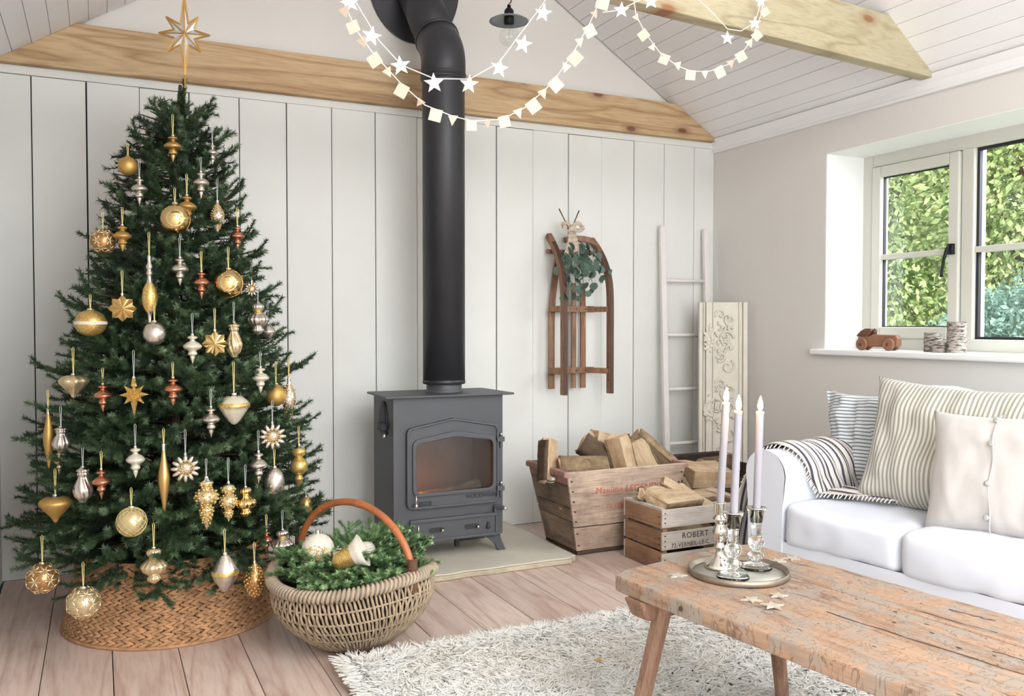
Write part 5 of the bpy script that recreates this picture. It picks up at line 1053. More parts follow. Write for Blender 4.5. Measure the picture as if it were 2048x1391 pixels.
# ================================================ SOFA (local x = along its length to the camera, local y = to the wall)
PH = math.radians(6.5); SO = Vector((2.150, 2.478, 0)); SRZ = -PI / 2 + PH
so_ = thing('sofa', 'white slip-covered sofa with rolled arm under the window', 'sofa', SO, SRZ)
def W2S(p): q = Vector(p) - SO; return Vector((q.x * math.cos(SRZ) + q.y * math.sin(SRZ), -q.x * math.sin(SRZ) + q.y * math.cos(SRZ), q.z))
def S2W(p): return SO + Vector((p[0] * math.cos(SRZ) - p[1] * math.sin(SRZ), p[0] * math.sin(SRZ) + p[1] * math.cos(SRZ), p[2]))
def rbox(c, sz, rad, n=14, puff=(0, 0, 0), wr_=0.0, seed=0, fr=3.0):
    bm = bmesh.new(); bmesh.ops.create_cube(bm, size=2.0); bmesh.ops.subdivide_edges(bm, edges=bm.edges, cuts=n, use_grid_fill=True); vs_ = []; h = [q / 2 for q in sz]
    for v in bm.verts:
        u = v.co.copy(); p = Vector((u.x * h[0], u.y * h[1], u.z * h[2])); ic = Vector([max(-h[k] + rad, min(h[k] - rad, p[k])) for k in range(3)]); d = p - ic
        if d.length > 1e-9: p = ic + d.normalized() * rad
        pf = [puff[k] * u[k] * (1 - u[(k + 1) % 3] ** 2) * (1 - u[(k + 2) % 3] ** 2) for k in range(3)]; p += Vector(pf)
        if wr_: q = noise.noise(Vector((p.x * fr + seed, p.y * fr, p.z * fr * 2))) + .45 * noise.noise(Vector((p.x * fr * 5 + seed, p.y * fr * 2.2, p.z * fr * 4))); p += Vector((.3, .6, 1)) * q * wr_
        v.co = p + Vector(c)
    me = bpy.data.meshes.new('m'); bm.to_mesh(me); bm.free(); me.shade_smooth(); return me
def meshobj(name, me, mat, parent, **kw):
    me.name = name; me.materials.append(M[mat]); o = bpy.data.objects.new(name, me); COL.objects.link(o); o.parent = parent; return tagp(o, **kw)
SLEN, SDEP = 1.66, .93; AW = .155
meshobj('base', rbox((SLEN / 2, SDEP / 2 + .01, .17), (SLEN - .02, SDEP - .04, .335), .03, 14), 'sofa', so_)
def skirt(i, j):
    t_ = i; z = .335 * (1 - j); fl_ = .014 * j; per = [(0, SDEP), (0, 0), (SLEN, 0), (SLEN, SDEP)]; segs = [SDEP, SLEN, SDEP]; tot = sum(segs); q = t_ * tot; k = 0
    while k < 2 and q > segs[k]: q -= segs[k]; k += 1
    a, b = per[k], per[k + 1]; f = q / segs[k]; x = a[0] + (b[0] - a[0]) * f; y = a[1] + (b[1] - a[1]) * f; nx, ny = ((-1, 0), (0, -1), (1, 0))[k]; w_ = .006 * math.sin(t_ * 60) * j + fl_
    return Vector((x + nx * w_, y + ny * w_, z + .004 * (j == 1)))
MB().grid(skirt, 130, 8).build('skirt', 'sofa', so_, smooth=True)
def armmesh(x0):
    pr = []; w2 = AW / 2; top = .650; R = w2 + .012
    pr = [(-w2, 0.01), (-w2, .25), (-w2 - .002, .45)] + [(R * -math.cos(a) * 1.0, top - R + R * math.sin(a)) for a in [PI * i / 14 for i in range(15)]] + [(w2 + .002, .45), (w2, .25), (w2, .01)]
    def fn(i, j):
        k = i * (len(pr) - 1); a = int(min(k, len(pr) - 2)); f = k - a; x = pr[a][0] + (pr[a + 1][0] - pr[a][0]) * f; z = pr[a][1] + (pr[a + 1][1] - pr[a][1]) * f; y = -.005 + j * (SDEP - .05); s_ = 1 - .35 * max(0, (.02 - j) / .02) * 0
        q = noise.noise(Vector((x * 4, y * 5, z * 5))) * .006; return Vector((x0 + x + q, y + q, z))
    mb = MB().grid(fn, 40, 24); c = [Vector((x0 + x, -.005, z)) for x, z in pr]; mb.add(c, [tuple(range(len(c)))]); c = [Vector((x0 + x, SDEP - .055, z)) for x, z in pr]; mb.add(c, [tuple(range(len(c)))]); return mb
armmesh(AW / 2 - .002).build('arm', 'sofa', so_, smooth=True, bevel=.012); armmesh(SLEN - AW / 2).build('arm', 'sofa', so_, smooth=True, bevel=.012)
meshobj('backrest', rbox((SLEN / 2, SDEP - .10, .47), (SLEN - .04, .20, .62), .07, 14, (0, .0, .01), .008, 3), 'sofa', so_)
sw_ = (SLEN - 2 * AW) / 3
for k in range(3): meshobj('seat_cushion', rbox((AW + sw_ * (k + .5), .335, .395), (sw_ - .004, .68, .150), .030, 22, (.0, .012, .014), .011, k * 5), 'sofa', so_)
for k in range(3): meshobj('back_cushion', rbox((AW + sw_ * (k + .5), .67, .635), (sw_ - .01, .20, .42), .08, 18, (0, .05, .03), .022, 9 + k), 'sofa', so_, label='plump white back cushion')
def pillow(name, label, c, wd, hg, th_, faceaz, tilt, roll, mat, seed, wr_=.010, n=34, buttons=None, pinch=.10, piping=None):
    t_ = thing(name, label, 'cushion', c); t_.rotation_euler = (Matrix.Rotation(faceaz, 3, 'Z') @ Matrix.Rotation(tilt, 3, 'X') @ Matrix.Rotation(roll, 3, 'Y')).to_euler()
    def side(sg):
        def fn(i, j):
            s_, t__ = 2 * i - 1, 2 * j - 1; ex = 1 - pinch * (1 - t__ ** 2) * abs(s_) ** 2 * .8; ez = 1 - pinch * (1 - s_ ** 2) * abs(t__) ** 2 * .8
            q = (max(0, (1 - s_ ** 4)) * max(0, (1 - t__ ** 4))) ** .62; wv_ = (noise.noise(Vector((s_ * 2.2 + seed, t__ * 1.6, sg * 3))) * 1.2 + noise.noise(Vector((s_ * 6 + seed, t__ * 2.4 + s_ * 2, sg))) * .6) * wr_ * (.35 + q)
            return Vector((s_ * wd / 2 * ex + wv_ * .4, sg * (th_ / 2 * q) + wv_ * (1 if sg < 0 else .3), t__ * hg / 2 * ez + wv_ * .3))
        return fn
    mb = MB().grid(side(-1), n, n); mb.grid(side(1), n, n); o = mb.build('cover', mat, t_, smooth=True)
    bm = bmesh.new(); bm.from_mesh(o.data); bmesh.ops.remove_doubles(bm, verts=bm.verts, dist=.0008); bmesh.ops.recalc_face_normals(bm, faces=bm.faces); bm.to_mesh(o.data); bm.free()
    if buttons:
        x, zs_ = buttons
        MB().tube([(x + .004 * math.sin(z * 40), -th_ / 2 * (max(0, 1 - (2 * z / hg) ** 4)) ** .62 * 1.0 - .002, z) for z in [-hg / 2 * .94 + hg * .94 * i / 20 for i in range(21)]], .0022, 5).build('placket_seam', 'linen', t_)
        for z in zs_: bt = MB().lathe([(0, 0), (.008, 0), (.009, .002), (.0075, .0035), (.002, .003), (0, .0028)], n=16).build('button', 'button', t_, smooth=True); bt.rotation_euler = (PI / 2, 0, 0); bt.location = (x - .006, -th_ / 2 * (max(0, 1 - (2 * z / hg) ** 4)) ** .62 - .004, z)
    return t_
FA = SRZ - 0.0           # pillow -Y faces the room: rotating by SRZ turns local -Y to world -X side
p1 = S2W((AW + .055, .47, .650)); pillow('striped_cushion', 'white cushion with fine grey ticking stripes, leaning by the sofa arm', p1, .44, .42, .15, SRZ + .25, -.26, -.06, 'tick1', 3, .030, pinch=.16)
p2 = S2W((AW + .42, .35, .680)); pillow('striped_cushion', 'large cream cushion with beige ticking stripes in the middle of the sofa', p2, .65, .47, .17, SRZ + .10, -.33, .03, 'tick2', 7, .022, pinch=.13)
p3 = S2W((AW + .645, .205, .642)); pillow('linen_cushion', 'small oatmeal linen cushion fastened with pearl buttons', p3, .43, .385, .14, SRZ + .12, -.24, -.035, 'linen', 12, .006, buttons=(.0, (.165, .09, -.03, -.13)), pinch=.10)
# throw over the arm
th_o = thing('striped_throw', 'cream throw with navy stripes and fringe draped over the sofa arm', 'throw', SO, SRZ); top = .650
def throwpath(f):
    w2 = AW / 2 + .012; cx = AW / 2
    L1 = .60; L2 = PI * w2; L3 = .14; L4 = .26; tot = L1 + L2 + L3 + L4; q = f * tot
    if q < L1: return cx - w2 - .014 - .125 * math.sin(PI * min(1, (1 - q / L1) * 1.1 + .0) * .5), .03 + q / L1 * (top - w2 - .03)
    q -= L1
    if q < L2: a = PI * q / L2; return cx - (w2 + .012) * math.cos(a), top - w2 + (w2 + .012) * math.sin(a)
    q -= L2
    if q < L3: return cx + w2 + .012, top - w2 - q / L3 * (top - w2 - .50)
    q -= L3; return cx + w2 + .012 + q, .492
def tfn(i, j, off=0):
    x, z = throwpath(j); sh = .10 * math.sin(j * 2.4) ; y = -.012 + .12 * j + (i * (.50 - .08 * j)) + .16 * max(0, j - .45) + .02 * math.sin(j * 9) ; fold = .010 * math.sin(i * 26 + j * 5) + .006 * math.sin(i * 11 - j * 14)
    a = max(0, min(1, (j - .35) / .3)); nx = -math.cos(a * PI); nz = math.sin(a * PI); return Vector((x + nx * abs(fold) * (1 if j < .8 else 0) + 0, y, z + nz * abs(fold) + (abs(fold) * 1.2 if j > .8 else 0)))
g = MB().grid(tfn, 60, 90); me = g.mesh('cloth', True); uv = me.uv_layers.new(name='uv'); NV = 90
for poly in me.polygons:
    for li in poly.loop_indices: vi = me.loops[li].vertex_index; uv.data[li].uv = ((vi // NV) / 59 * .50 + .12 * (vi % NV) / 89, (vi % NV) / 89)
me.materials.append(M['throw']); o = bpy.data.objects.new('cloth', me); COL.objects.link(o); o.parent = th_o; sm = o.modifiers.new('t', 'SOLIDIFY'); sm.thickness = .004
fg = MB(); r = random.Random(17)
for k in range(90):
    p = tfn(0, k / 89); fg.tube([p, p + Vector((r.uniform(-.004, .004), -.014, -.012))], .0022, 4, cap=False)
for k in range(60):
    p = tfn(k / 59, 0); fg.tube([p, p + Vector((0, r.uniform(-.003, .003), -.022))], .002, 4, cap=False)
fg.build('fringe', 'fringe', th_o, fix=False, kind='stuff')

# ================================================ COFFEE TABLE (local x = along length to camera, y = towards sofa)
TRZ = -PI / 2 + math.radians(7.0); TO = Vector((1.192, 1.931, 0)); TL, TW, TH, TT = 1.55, .547, .452, .042
tb = thing('coffee_table', 'low rustic coffee table with a worn scarred pine top', 'coffee table', TO, TRZ); r = random.Random(77)
def T2W(x, y, z=TH): return TO + Vector((x * math.cos(TRZ) - y * math.sin(TRZ), x * math.sin(TRZ) + y * math.cos(TRZ), z))
ys = [0, .205, .375, TW]
for k in range(3):
    y0, y1 = ys[k] + .0008, ys[k + 1] - .0008; n = 70; pe = []
    def endx(y): return .012 * math.sin(y * 9 + 1) + (.018 if y < .05 else 0) + .02 * max(0, (y - .5) / .05)
    el_ = [(endx(y0 + (y1 - y0) * i / 8), y0 + (y1 - y0) * i / 8) for i in range(9)]
    near = [(TL * i / n, y0 + ((.0008 * math.sin(i * 1.7) + .003 * noise.noise(Vector((i * .31, k, 0)))) if k == 0 else 0)) for i in range(3, n + 1)]; far = [(TL * i / n, y1 + (.006 * noise.noise(Vector((i * .25, k + 9, 0))) if k == 2 else 0)) for i in range(n, 2, -1)]
    if k == 0: el_[0] = (.035, y0 + .004)
    pol = near + far + el_[::-1]
    MB().prism(pol, TT, ((0, 0, TH - TT - .001 * (k == 1)), EX, EY, EZ)).build('top_plank', 'table', tb, bevel=.005, seg=2)
cr = MB()
for (x0, y0, x1, y1, w_) in ((.52, .22, .95, .235, .0035), (.62, .40, .80, .41, .005), (.66, .47, .76, .478, .006), (.35, .12, .50, .118, .002), (.9, .12, 1.2, .10, .003), (.85, .30, 1.05, .312, .003), (.2, .43, .4, .425, .002), (1.0, .18, 1.25, .2, .003), (.05, .09, .2, .085, .002)):
    pts = [Vector((x0 + (x1 - x0) * i / 9, y0 + (y1 - y0) * i / 9 + r.uniform(-.004, .004), TH - .0002)) for i in range(10)]; cr.tube(pts, [w_ * r.uniform(.3, 1) for _ in pts], 5, flat=.15)
for _ in range(34): x, y = r.uniform(.1, 1.4), r.uniform(.03, .52); cr.blob((x, y, TH), (r.uniform(.002, .008), r.uniform(.0015, .003), .0006), None, 6, 4)
cr.build('cracks_and_holes', 'crack', tb, kind='stuff')
MB().lathe([(0, 0), (.006, 0), (.006, .004), (0, .004)], n=10).build('worm_hole', 'crack', tb).matrix_local = Matrix.Translation((.285, .001, TH - .020)) @ Matrix.Rotation(PI / 2, 4, 'X')
for x in (.125, TL - .16): MB().prism([(-.012, 0), (TW - .01, 0), (TW - .03, -.052), (.015, -.052)], .070, ((x - .04, 0, TH - TT), EY, EZ, EX)).build('cross_batten', 'tableleg', tb, bevel=.008)
def leg(x0, y0, x1, y1): MB().tube([(x0, y0, TH - TT - .001), (x0 + (x1 - x0) * .5, y0 + (y1 - y0) * .5, .2), (x1, y1, 0.002)], [.024, .0225, .020], 8).build('leg', 'tableleg', tb)
leg(.155, .070, .12, -.025); leg(.16, TW - .09, .12, TW + .01); leg(TL - .14, .07, TL - .08, .0); leg(TL - .14, TW - .08, TL - .08, TW)
# tray, candlesticks, candles
tc_ = atZ(1477, 1147, TH); tray = thing('round_tray', 'round pewter tray on the end of the coffee table', 'tray', (tc_.x, tc_.y, TH))
R = .127; MB().lathe([(0, .002), (R - .006, .002), (R - .006, .004), (0, .005)], n=56).build('base', 'tray', tray, smooth=True)
MB().lathe([(R - .010, .001), (R, .001), (R + .002, .006), (R + .001, .016), (R - .002, .017), (R - .004, .012), (R - .010, .005)], n=64).build('rim', 'trayrim', tray, smooth=True)
def candle_set(u, vb, hgt, vt_c, vb_c, kind, lab, du):
    p = atZ(u, vb, TH + .006); dep = (p - CC).dot(CF); k = dep / F_PX
    hs = thing('candlestick', lab + ' candlestick on the round tray', 'candlestick', p); s_ = hgt / .17
    if kind == 'silver': prf = [(0, 0), (.040, 0), (.041, .004), (.036, .012), (.024, .022), (.012, .034), (.009, .044), (.013, .050), (.016, .054), (.012, .060), (.010, .066), (.015, .078), (.019, .092), (.017, .104), (.011, .112), (.012, .116), (.018, .124), (.019, .130), (.012, .137), (.013, .141), (.016, .144), (.0155, .168), (.018, .170), (.0125, .170), (.012, .150), (0, .150)]
    else: prf = [(0, 0), (.039, 0), (.042, .004), (.038, .010), (.026, .016), (.012, .022), (.012, .027), (.021, .034), (.022, .042), (.013, .049), (.010, .053), (.018, .064), (.022, .078), (.018, .088), (.012, .093), (.014, .098), (.012, .103), (.014, .108), (.012, .113), (.014, .118), (.013, .124), (.015, .130), (.020, .160), (.024, .164), (.0245, .168), (.0115, .168), (.0115, .148), (0, .148)]
    MB().lathe([(q, z * s_) for q, z in prf], n=32).build('stem', 'mercury' if kind == 'silver' else 'glass', hs, smooth=True)
    if kind != 'silver':
        MB().lathe([(.0118, .132 * s_), (.0125, .132 * s_), (.0125, .170 * s_), (.026, .171 * s_), (.026, .173 * s_), (.0118, .172 * s_)], n=24).build('metal_cup', 'mercury', hs, smooth=True)
    hh_ = hgt - .02; ln = (vb_c - vt_c) * k + .018; t_ = thing('candle', ('tallest', 'middle', 'right-hand')[du] + ' grey taper candle burning in its ' + lab.split(' ', 1)[1] + ' candlestick', 'candle', p + EZ * hh_); t_.rotation_euler = (-.005, (.052, .040, .030)[du], -.4)
    MB().lathe([(0, 0), (.0088, 0), (.0098, .02), (.0098, ln - .006), (.0094, ln - .001), (0, ln - .003)], n=20).build('wax', 'wax', t_, smooth=True)
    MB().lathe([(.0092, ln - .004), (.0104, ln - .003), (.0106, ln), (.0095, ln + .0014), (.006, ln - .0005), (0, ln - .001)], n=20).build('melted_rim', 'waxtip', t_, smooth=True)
    MB().tube([(0, 0, ln - .002), (.0005, 0, ln + .009)], .0008, 5).build('wick', 'chip', t_)
    MB().lathe([(0, ln + .002), (.0040, ln + .005), (.0066, ln + .011), (.0072, ln + .017), (.0058, ln + .026), (.0028, ln + .036), (.0, ln + .043)], n=14).build('flame', 'flame', t_, smooth=True)
    pd = bpy.data.lights.new('candle_light', 'POINT'); pd.energy = .4; pd.color = (1, .5, .22); pd.shadow_soft_size = .008; po = bpy.data.objects.new('candle_light', pd); COL.objects.link(po); po.parent = t_; po.location = (0, 0, ln + .016)
candle_set(1439, 1133, .172, 803, 1003, 'silver', 'tall mercury-glass', 0)
candle_set(1466, 1156, .166, 828, 1033, 'glass', 'front clear-glass', 1)
candle_set(1512, 1137, .160, 824, 1018, 'glass', 'right-hand clear-glass', 2)
def wstar(u, v, R_, rot, lab, z=0.0):
    p = atZ(u, v, TH + z); o = MB().prism(starpoly(5, R_, R_ * .42, rot), .0035, ((0, 0, .0005), EX, EY, EZ)).build('wooden_star', 'starwood', None, label=lab, cat='star'); o.location = p; return o
wstar(1503, 1200, .027, .3, 'weathered wooden star, left one of the three in front of the tray'); wstar(1545, 1212, .028, 1.0, 'weathered wooden star nearest the camera in front of the tray', .0036); wstar(1556, 1192, .024, 2.0, 'weathered wooden star at the right of the three in front of the tray')
wstar(1355, 1152, .027, .9, 'weathered wooden star left of the tray'); wstar(1556, 1122, .024, .2, 'weathered wooden star just behind the tray on the right'); wstar(1583, 1117, .024, 1.4, 'weathered wooden star by the sofa edge of the table, behind the tray')

# ================================================ RUG
rg = thing('shaggy_rug', 'cream shaggy wool rug under the coffee table', 'rug', (1.5, 2.2, 0)); RX0, RX1, RY0, RY1 = .69, 2.30, 1.55, 2.70
MB().span((RX0 - 1.5, RY0 - 2.2, .001), (RX1 - 1.5, RY1 - 2.2, .012)).build('backing', 'rug', rg)
g_ = np.random.default_rng(5); n = 62000; X = RX0 + (RX1 - RX0) * g_.random(n); Y = 1.85 + (RY1 - 1.85) * g_.random(n); near = 5000; Y[:near] = RY0 + .3 * g_.random(near)
edge = np.minimum.reduce([X - RX0, RX1 - X, RY1 - Y]); ang = g_.random(n) * 2 * PI; ln = .026 + .018 * g_.random(n); clump = np.sin(X * 38 + 3 * np.sin(Y * 23)) * np.cos(Y * 41 + 2 * np.sin(X * 17)); ang = np.where(g_.random(n) < .6, clump * 3 + Y * 9, ang)
lx = np.cos(ang); ly = np.sin(ang); out = (edge < .03)
ly = np.where((RY1 - Y) < .03, np.abs(ly) + .4, ly); lx = np.where((X - RX0) < .03, -np.abs(lx) - .4, lx)
base = np.stack([X - 1.5, Y - 2.2, np.full(n, .008)], 1); d = np.stack([lx, ly, np.zeros(n)], 1); up = np.array([0, 0, 1.0]); side = np.stack([-ly, lx, np.zeros(n)], 1); side /= np.linalg.norm(side, axis=1)[:, None] + 1e-9
wdt = .0042; h1 = ln[:, None] * .55; V = []
mid = base + d * h1 * .35 + up * h1 * (1.0 + .25 * clump[:, None]); tip = base + d * ln[:, None] * .95 + up * h1 * (.95 + .5 * g_.random(n)[:, None])
ct = np.array([0, 0, wdt * .9]); c_ = d * wdt * .7
for P_, w_ in ((base, .8), (mid, 1.0), (tip, .45)): V += [P_ + side * wdt * w_, P_ - side * wdt * w_, P_ + ct * w_]
V = np.stack(V, 1).reshape(-1, 3); q = np.array([(0, 1, 4, 3), (1, 2, 5, 4), (2, 0, 3, 5), (3, 4, 7, 6), (4, 5, 8, 7), (5, 3, 6, 8)]); Fc = (np.arange(n)[:, None, None] * 9 + q[None]).reshape(-1, 4)
me = bpy.data.meshes.new('wool_pile'); me.vertices.add(len(V)); me.vertices.foreach_set('co', V.ravel()); me.loops.add(Fc.size); me.loops.foreach_set('vertex_index', Fc.ravel()); me.polygons.add(len(Fc)); me.polygons.foreach_set('loop_start', np.arange(0, Fc.size, 4)); me.update(); me.validate(); me.shade_smooth()
me.materials.append(M['rug']); o = bpy.data.objects.new('wool_pile', me); COL.objects.link(o); o.parent = rg; o['kind'] = 'stuff'
chips = [(1285, 1365), (1268, 1372), (1372, 1357), (1395, 1362), (1415, 1366), (1355, 1372), (1448, 1342), (1492, 1338), (1508, 1344), (1418, 1380), (1440, 1352), (1462, 1368), (1385, 1340), (1300, 1352), (1328, 1380), (1480, 1356), (1520, 1362), (1400, 1386), (1345, 1346), (1436, 1372)]; r = random.Random(12)
ch0 = None
for u, v in chips:
    p = atZ(u, v, .036)
    if ch0 is None: ch0 = MB().blob((0, 0, 0), (.008, .003, .0025), None, 6, 4).build('rug_speck', 'chip', None); o = ch0
    else: o = dupe(ch0)
    tagp(o, 'small black bit lying on the shaggy rug by the table legs', 'debris', 'black bits scattered on the rug'); o.location = p; o.rotation_euler = (r.uniform(-.4, .4), r.uniform(-.4, .4), r.uniform(0, 3)); o.scale = (r.uniform(.6, 1.3),) * 3
p = atZ(1196, 1320, .038); MB().prism(starpoly(5, .012, .006), .003, ((0, 0, 0), EX, EY, EZ)).blob((.008, .006, .003), (.006, .004, .003)).build('gold_speck', 'goldbit', None, org=None, label='small gold glitter scrap on the rug', cat='debris').location = p

# ================================================ PENDANT LAMP
lpz = atY(1018, 40, 3.17); pd_ = thing('pendant_lamp', 'small grey enamel disc pendant with a bare globe bulb', 'lamp', (lpz.x, lpz.y, 2.18)); b0 = 2.18
zz_ = lpz.z - b0; R = .079
MB().lathe([(.020, zz_ + .020), (.035, zz_ + .012), (.060, zz_ + .006), (R, zz_ - .004), (R, zz_ - .007), (.060, zz_ + .002), (.035, zz_ + .008), (.018, zz_ + .012)], n=40).build('shade', 'enamel', pd_, smooth=True)
MB().lathe([(0, zz_ + .062), (.007, zz_ + .060), (.008, zz_ + .048), (.014, zz_ + .044), (.019, zz_ + .036), (.020, zz_ + .014), (.021, zz_ - .018), (.0, zz_ - .020)], n=20).build('lamp_holder', 'blackmetal', pd_, smooth=True)
MB().lathe([(.013, zz_ - .018), (.017, zz_ - .030), (.034, zz_ - .044), (.041, zz_ - .064), (.038, zz_ - .084), (.022, zz_ - .101), (.0, zz_ - .106)], n=28).build('bulb', 'bulb', pd_, smooth=True)
MB().tube([(.0, 0, zz_ - .02), (.004, 0, zz_ - .05), (.0, 0, zz_ - .075), (-.004, 0, zz_ - .05)], .0009, 5).build('filament', 'gold', pd_)
MB().tube([(.010 * math.sin(a) + .0, 0, zz_ + .078 - .012 * math.cos(a)) for a in [2 * PI * i / 12 for i in range(10)]], .0022, 6).build('hook', 'blackmetal', pd_)
MB().tube([(0, 0, zz_ + .09), (0, 0, ZA - SL * abs(lpz.x - XM) - b0 - .002)], .0022, 6).build('cord', 'blackmetal', pd_)

# ================================================ GARLANDS hung from the nearer tie beam
def gplane(u, v, off=.035):
    d = ray(u, v); n2 = Vector((-dirb.y, dirb.x, 0)); p0 = v0 - n2 * off; t_ = (p0 - CC).dot(n2) / d.dot(n2); return CC + d * t_
def garland(label, path, items, name='paper_garland', off=.035, cat='garland', fsz=1.0):
    """path: points along the string, items: (kind, u, v, size px, turn)"""
    P_ = [gplane(u, v, off) for u, v in path]; o0 = P_[0]; t_ = thing(name, label, cat, o0); f = []
    for i in range(len(P_) - 1):
        for k in range(4): f.append(P_[i].lerp(P_[i + 1], k / 4) - o0)
    f.append(P_[-1] - o0); MB().tube(f, .0015, 5).build('string', 'string', t_)
    n2 = Vector((-dirb.y, dirb.x, 0))
    for kind, u, v, sz, rot in items:
        p = gplane(u, v, off) - o0; k = (p + o0 - CC).dot(CF) / F_PX; s_ = sz * k; A_ = Vector((CR.x, CR.y, 0)).normalized(); B_ = EZ; yaw_ = r.uniform(-.35, .35); A_ = Matrix.Rotation(yaw_, 3, 'Z') @ A_; Cd = A_.cross(B_) * -1
        Rr_ = math.radians(rot); A2 = A_ * math.cos(Rr_) + B_ * math.sin(Rr_); B2 = B_ * math.cos(Rr_) - A_ * math.sin(Rr_)
        if kind == 'star': MB().prism(starpoly(5, s_ / 2, s_ * .21), .0016, (p, A2, B2, Cd)).build('star', 'feltwhite', t_)
        elif kind == 'sq': MB().prism([(-s_ / 2, -s_ / 2), (s_ / 2, -s_ / 2), (s_ / 2, s_ / 2), (-s_ / 2, s_ / 2)], .0020, (p, A2, B2, Cd)).build('square_flag', 'felt', t_, bevel=.0006)
        else: MB().prism([(-s_ / 2, s_ / 2), (s_ / 2, s_ / 2), (0, -s_ / 2)], .0020, (p, A2, B2, Cd)).build('triangle_flag', 'feltpink' if r.random() < .35 else 'felt', t_)
r = random.Random(19)
garland('white paper star garland looping low across the flue pipe', [(640, -110), (672, -50), (712, 5), (757, 80), (803, 130), (868, 157), (940, 158), (998, 125), (1035, 75), (1086, 8), (1110, -40), (1135, -90)],
        [('star', 700, 6, 40, 12), ('star', 743, 72, 42, -10), ('star', 801, 131, 42, 8), ('star', 868, 166, 42, 4), ('star', 938, 168, 40, -6), ('star', 999, 136, 40, -8), ('star', 1046, 88, 40, -14), ('star', 1086, 26, 38, -12)])
garland('long felt flag garland of squares and triangles hanging lowest, in front of the flue', [(655, -80), (690, 10), (712, 60), (745, 105), (800, 165), (850, 210), (905, 232), (945, 242), (1005, 238), (1050, 215), (1105, 165), (1145, 108), (1180, 45), (1200, 0), (1225, -45)],
        [('tri', 690, 26, 24, 20), ('sq', 706, 54, 24, 22), ('tri', 726, 86, 22, 25), ('sq', 749, 120, 26, 33), ('tri', 777, 146, 20, 30), ('sq', 803, 181, 26, -30), ('tri', 843, 204, 18, 80), ('sq', 871, 230, 25, -14), ('tri', 905, 241, 21, -6), ('sq', 943, 251, 21, 2), ('tri', 975, 248, 18, 10), ('sq', 1009, 243, 23, 14), ('tri', 1038, 228, 20, 20), ('sq', 1067, 212, 26, 38), ('tri', 1087, 189, 20, 20), ('sq', 1112, 169, 26, 45), ('tri', 1131, 137, 20, -20), ('sq', 1150, 116, 26, 45), ('tri', 1160, 86, 18, 10), ('sq', 1180, 62, 24, 30), ('tri', 1190, 30, 16, 20), ('sq', 1205, 6, 26, -15)])
garland('short felt flag garland curving in front of the right-hand ceiling boards', [(1262, -40), (1272, 30), (1290, 66), (1322, 108), (1355, 132), (1385, 143), (1420, 142), (1458, 128), (1485, 105), (1505, 75), (1522, 30), (1532, -30)],
        [('tri', 1273, 36, 14, 30), ('sq', 1287, 70, 20, 35), ('tri', 1306, 92, 15, 150), ('sq', 1328, 118, 20, -25), ('tri', 1356, 133, 17, 10), ('sq', 1381, 150, 20, -6), ('tri', 1410, 150, 16, 4), ('sq', 1440, 144, 22, 30), ('tri', 1462, 129, 17, 10), ('sq', 1482, 113, 20, 30), ('tri', 1500, 88, 17, 20), ('sq', 1514, 71, 18, 40), ('sq', 1530, 24, 16, 30)], off=.045)
garland('short white star garland strung against the nearer pine beam', [(1205, 25), (1240, 20), (1300, -10), (1330, -60), (1420, 20), (1455, 58), (1482, 62), (1510, 45), (1523, 0), (1530, -50)],
        [('star', 1243, 20, 34, 70), ('star', 1302, 2, 34, 0), ('star', 1455, 76, 30, 0), ('star', 1510, 46, 27, 0), ('star', 1522, 3, 24, 0)], off=.06)

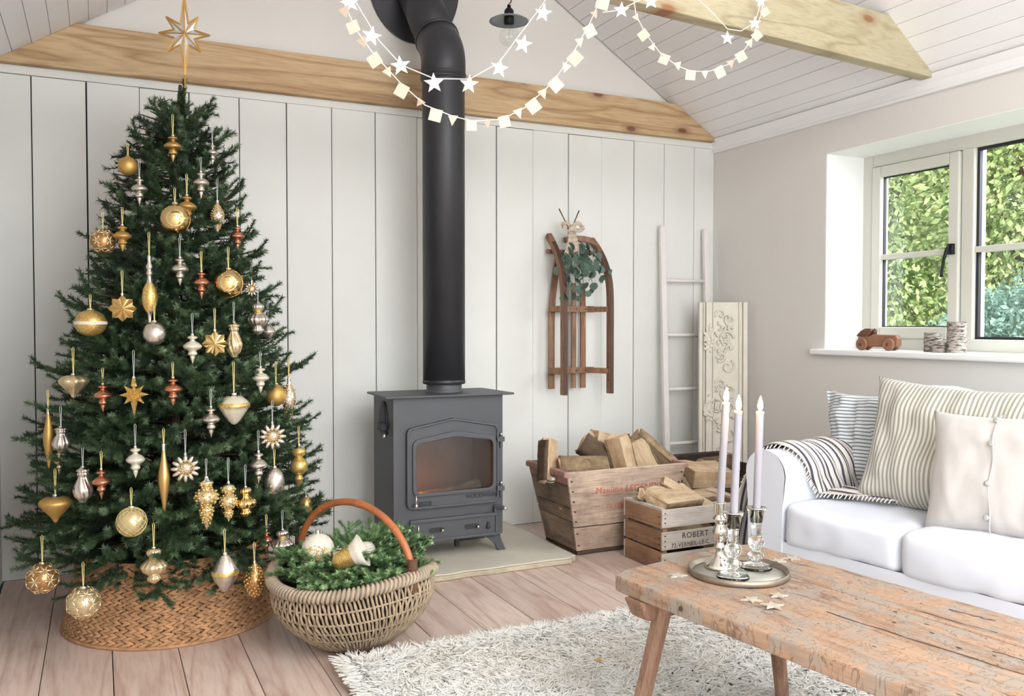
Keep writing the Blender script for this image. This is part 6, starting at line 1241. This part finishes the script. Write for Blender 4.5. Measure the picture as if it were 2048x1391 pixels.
# ================================================ WINDOW SILL OBJECTS
zs_ = WZ0 + .008; cp = atX(1757, 689, 3.45); car = thing('toy_car', 'little carved wooden toy car on the window sill', 'toy car', (3.45, cp.y, zs_), math.radians(-70)); car.scale = (1.3, 1.3, 1.45)
b = MB().prism([(-.075, .012), (.078, .012), (.080, .040), (.072, .052), (-.02, .054), (-.03, .048), (-.072, .046)], .040, ((0, -.020, 0), EX, EZ, EY)).build('body', 'toywood', car, bevel=.006)
MB().prism([(-.078, .046), (-.035, .044), (-.018, .066), (-.022, .073), (-.045, .074), (-.062, .066), (-.076, .052)], .036, ((0, -.018, 0), EX, EZ, EY)).build('cab', 'toydark', car, bevel=.006)
MB().tube([(-.018, 0, .052), (-.010, 0, .072)], [.010, .007], 10).build('driver_peg', 'toydark', car, smooth=True)
for x in (-.052, .048):
    for y in (-.028, .028):
        wl = MB().lathe([(0, -.008), (.019, -.008), (.021, -.005), (.021, .005), (.019, .008), (0, .008)], n=24).build('wheel', 'toywood', car, smooth=False, bevel=.001); wl.rotation_euler = (PI / 2, 0, 0); wl.location = (x, y, .021)
        MB().lathe([(0, -.011), (.006, -.010), (.006, .010), (0, .011)], n=12).build('hub', 'toydark', wl, smooth=True)
def birch(u, ub_v, wpx, hpx, lab, X=3.46):
    p = atX(u, ub_v, X); k = (p - CC).dot(CF) / F_PX; R = wpx * k / 2; H2 = hpx * k; t_ = thing('birch_candle_holder', lab, 'candle holder', (X, p.y, zs_)); rr = random.Random(int(u)); n = 26
    MB().lathe([(R * .995, .0005), (R, .004)] + [(R * (1 + rr.uniform(-.02, .02)), H2 * i / 8) for i in range(1, 8)] + [(R, H2 - .003), (R * .97, H2)], n=n, bot=True).build('bark_log', 'birch', t_, smooth=True)
    MB().lathe([(R * .97, H2 - .0005), (R * .72, H2 - .0005), (R * .72, H2 - .014), (0, H2 - .014)], n=n).build('cut_top', 'logcut', t_)
    MB().lathe([(0, H2 - .012), (R * .66, H2 - .012), (R * .66, H2 - .002), (R * .60, H2 - .002), (0, H2 - .004)], n=18).build('tealight', 'chrome', t_)
birch(1866, 690, 34, 38, 'short birch-bark candle holder, back left of the group on the sill', 3.50); birch(1878, 693, 28, 20, 'shortest birch-bark candle holder, in front on the sill', 3.44); birch(1913, 692, 36, 62, 'tall birch-bark candle holder by the window mullion', 3.46)
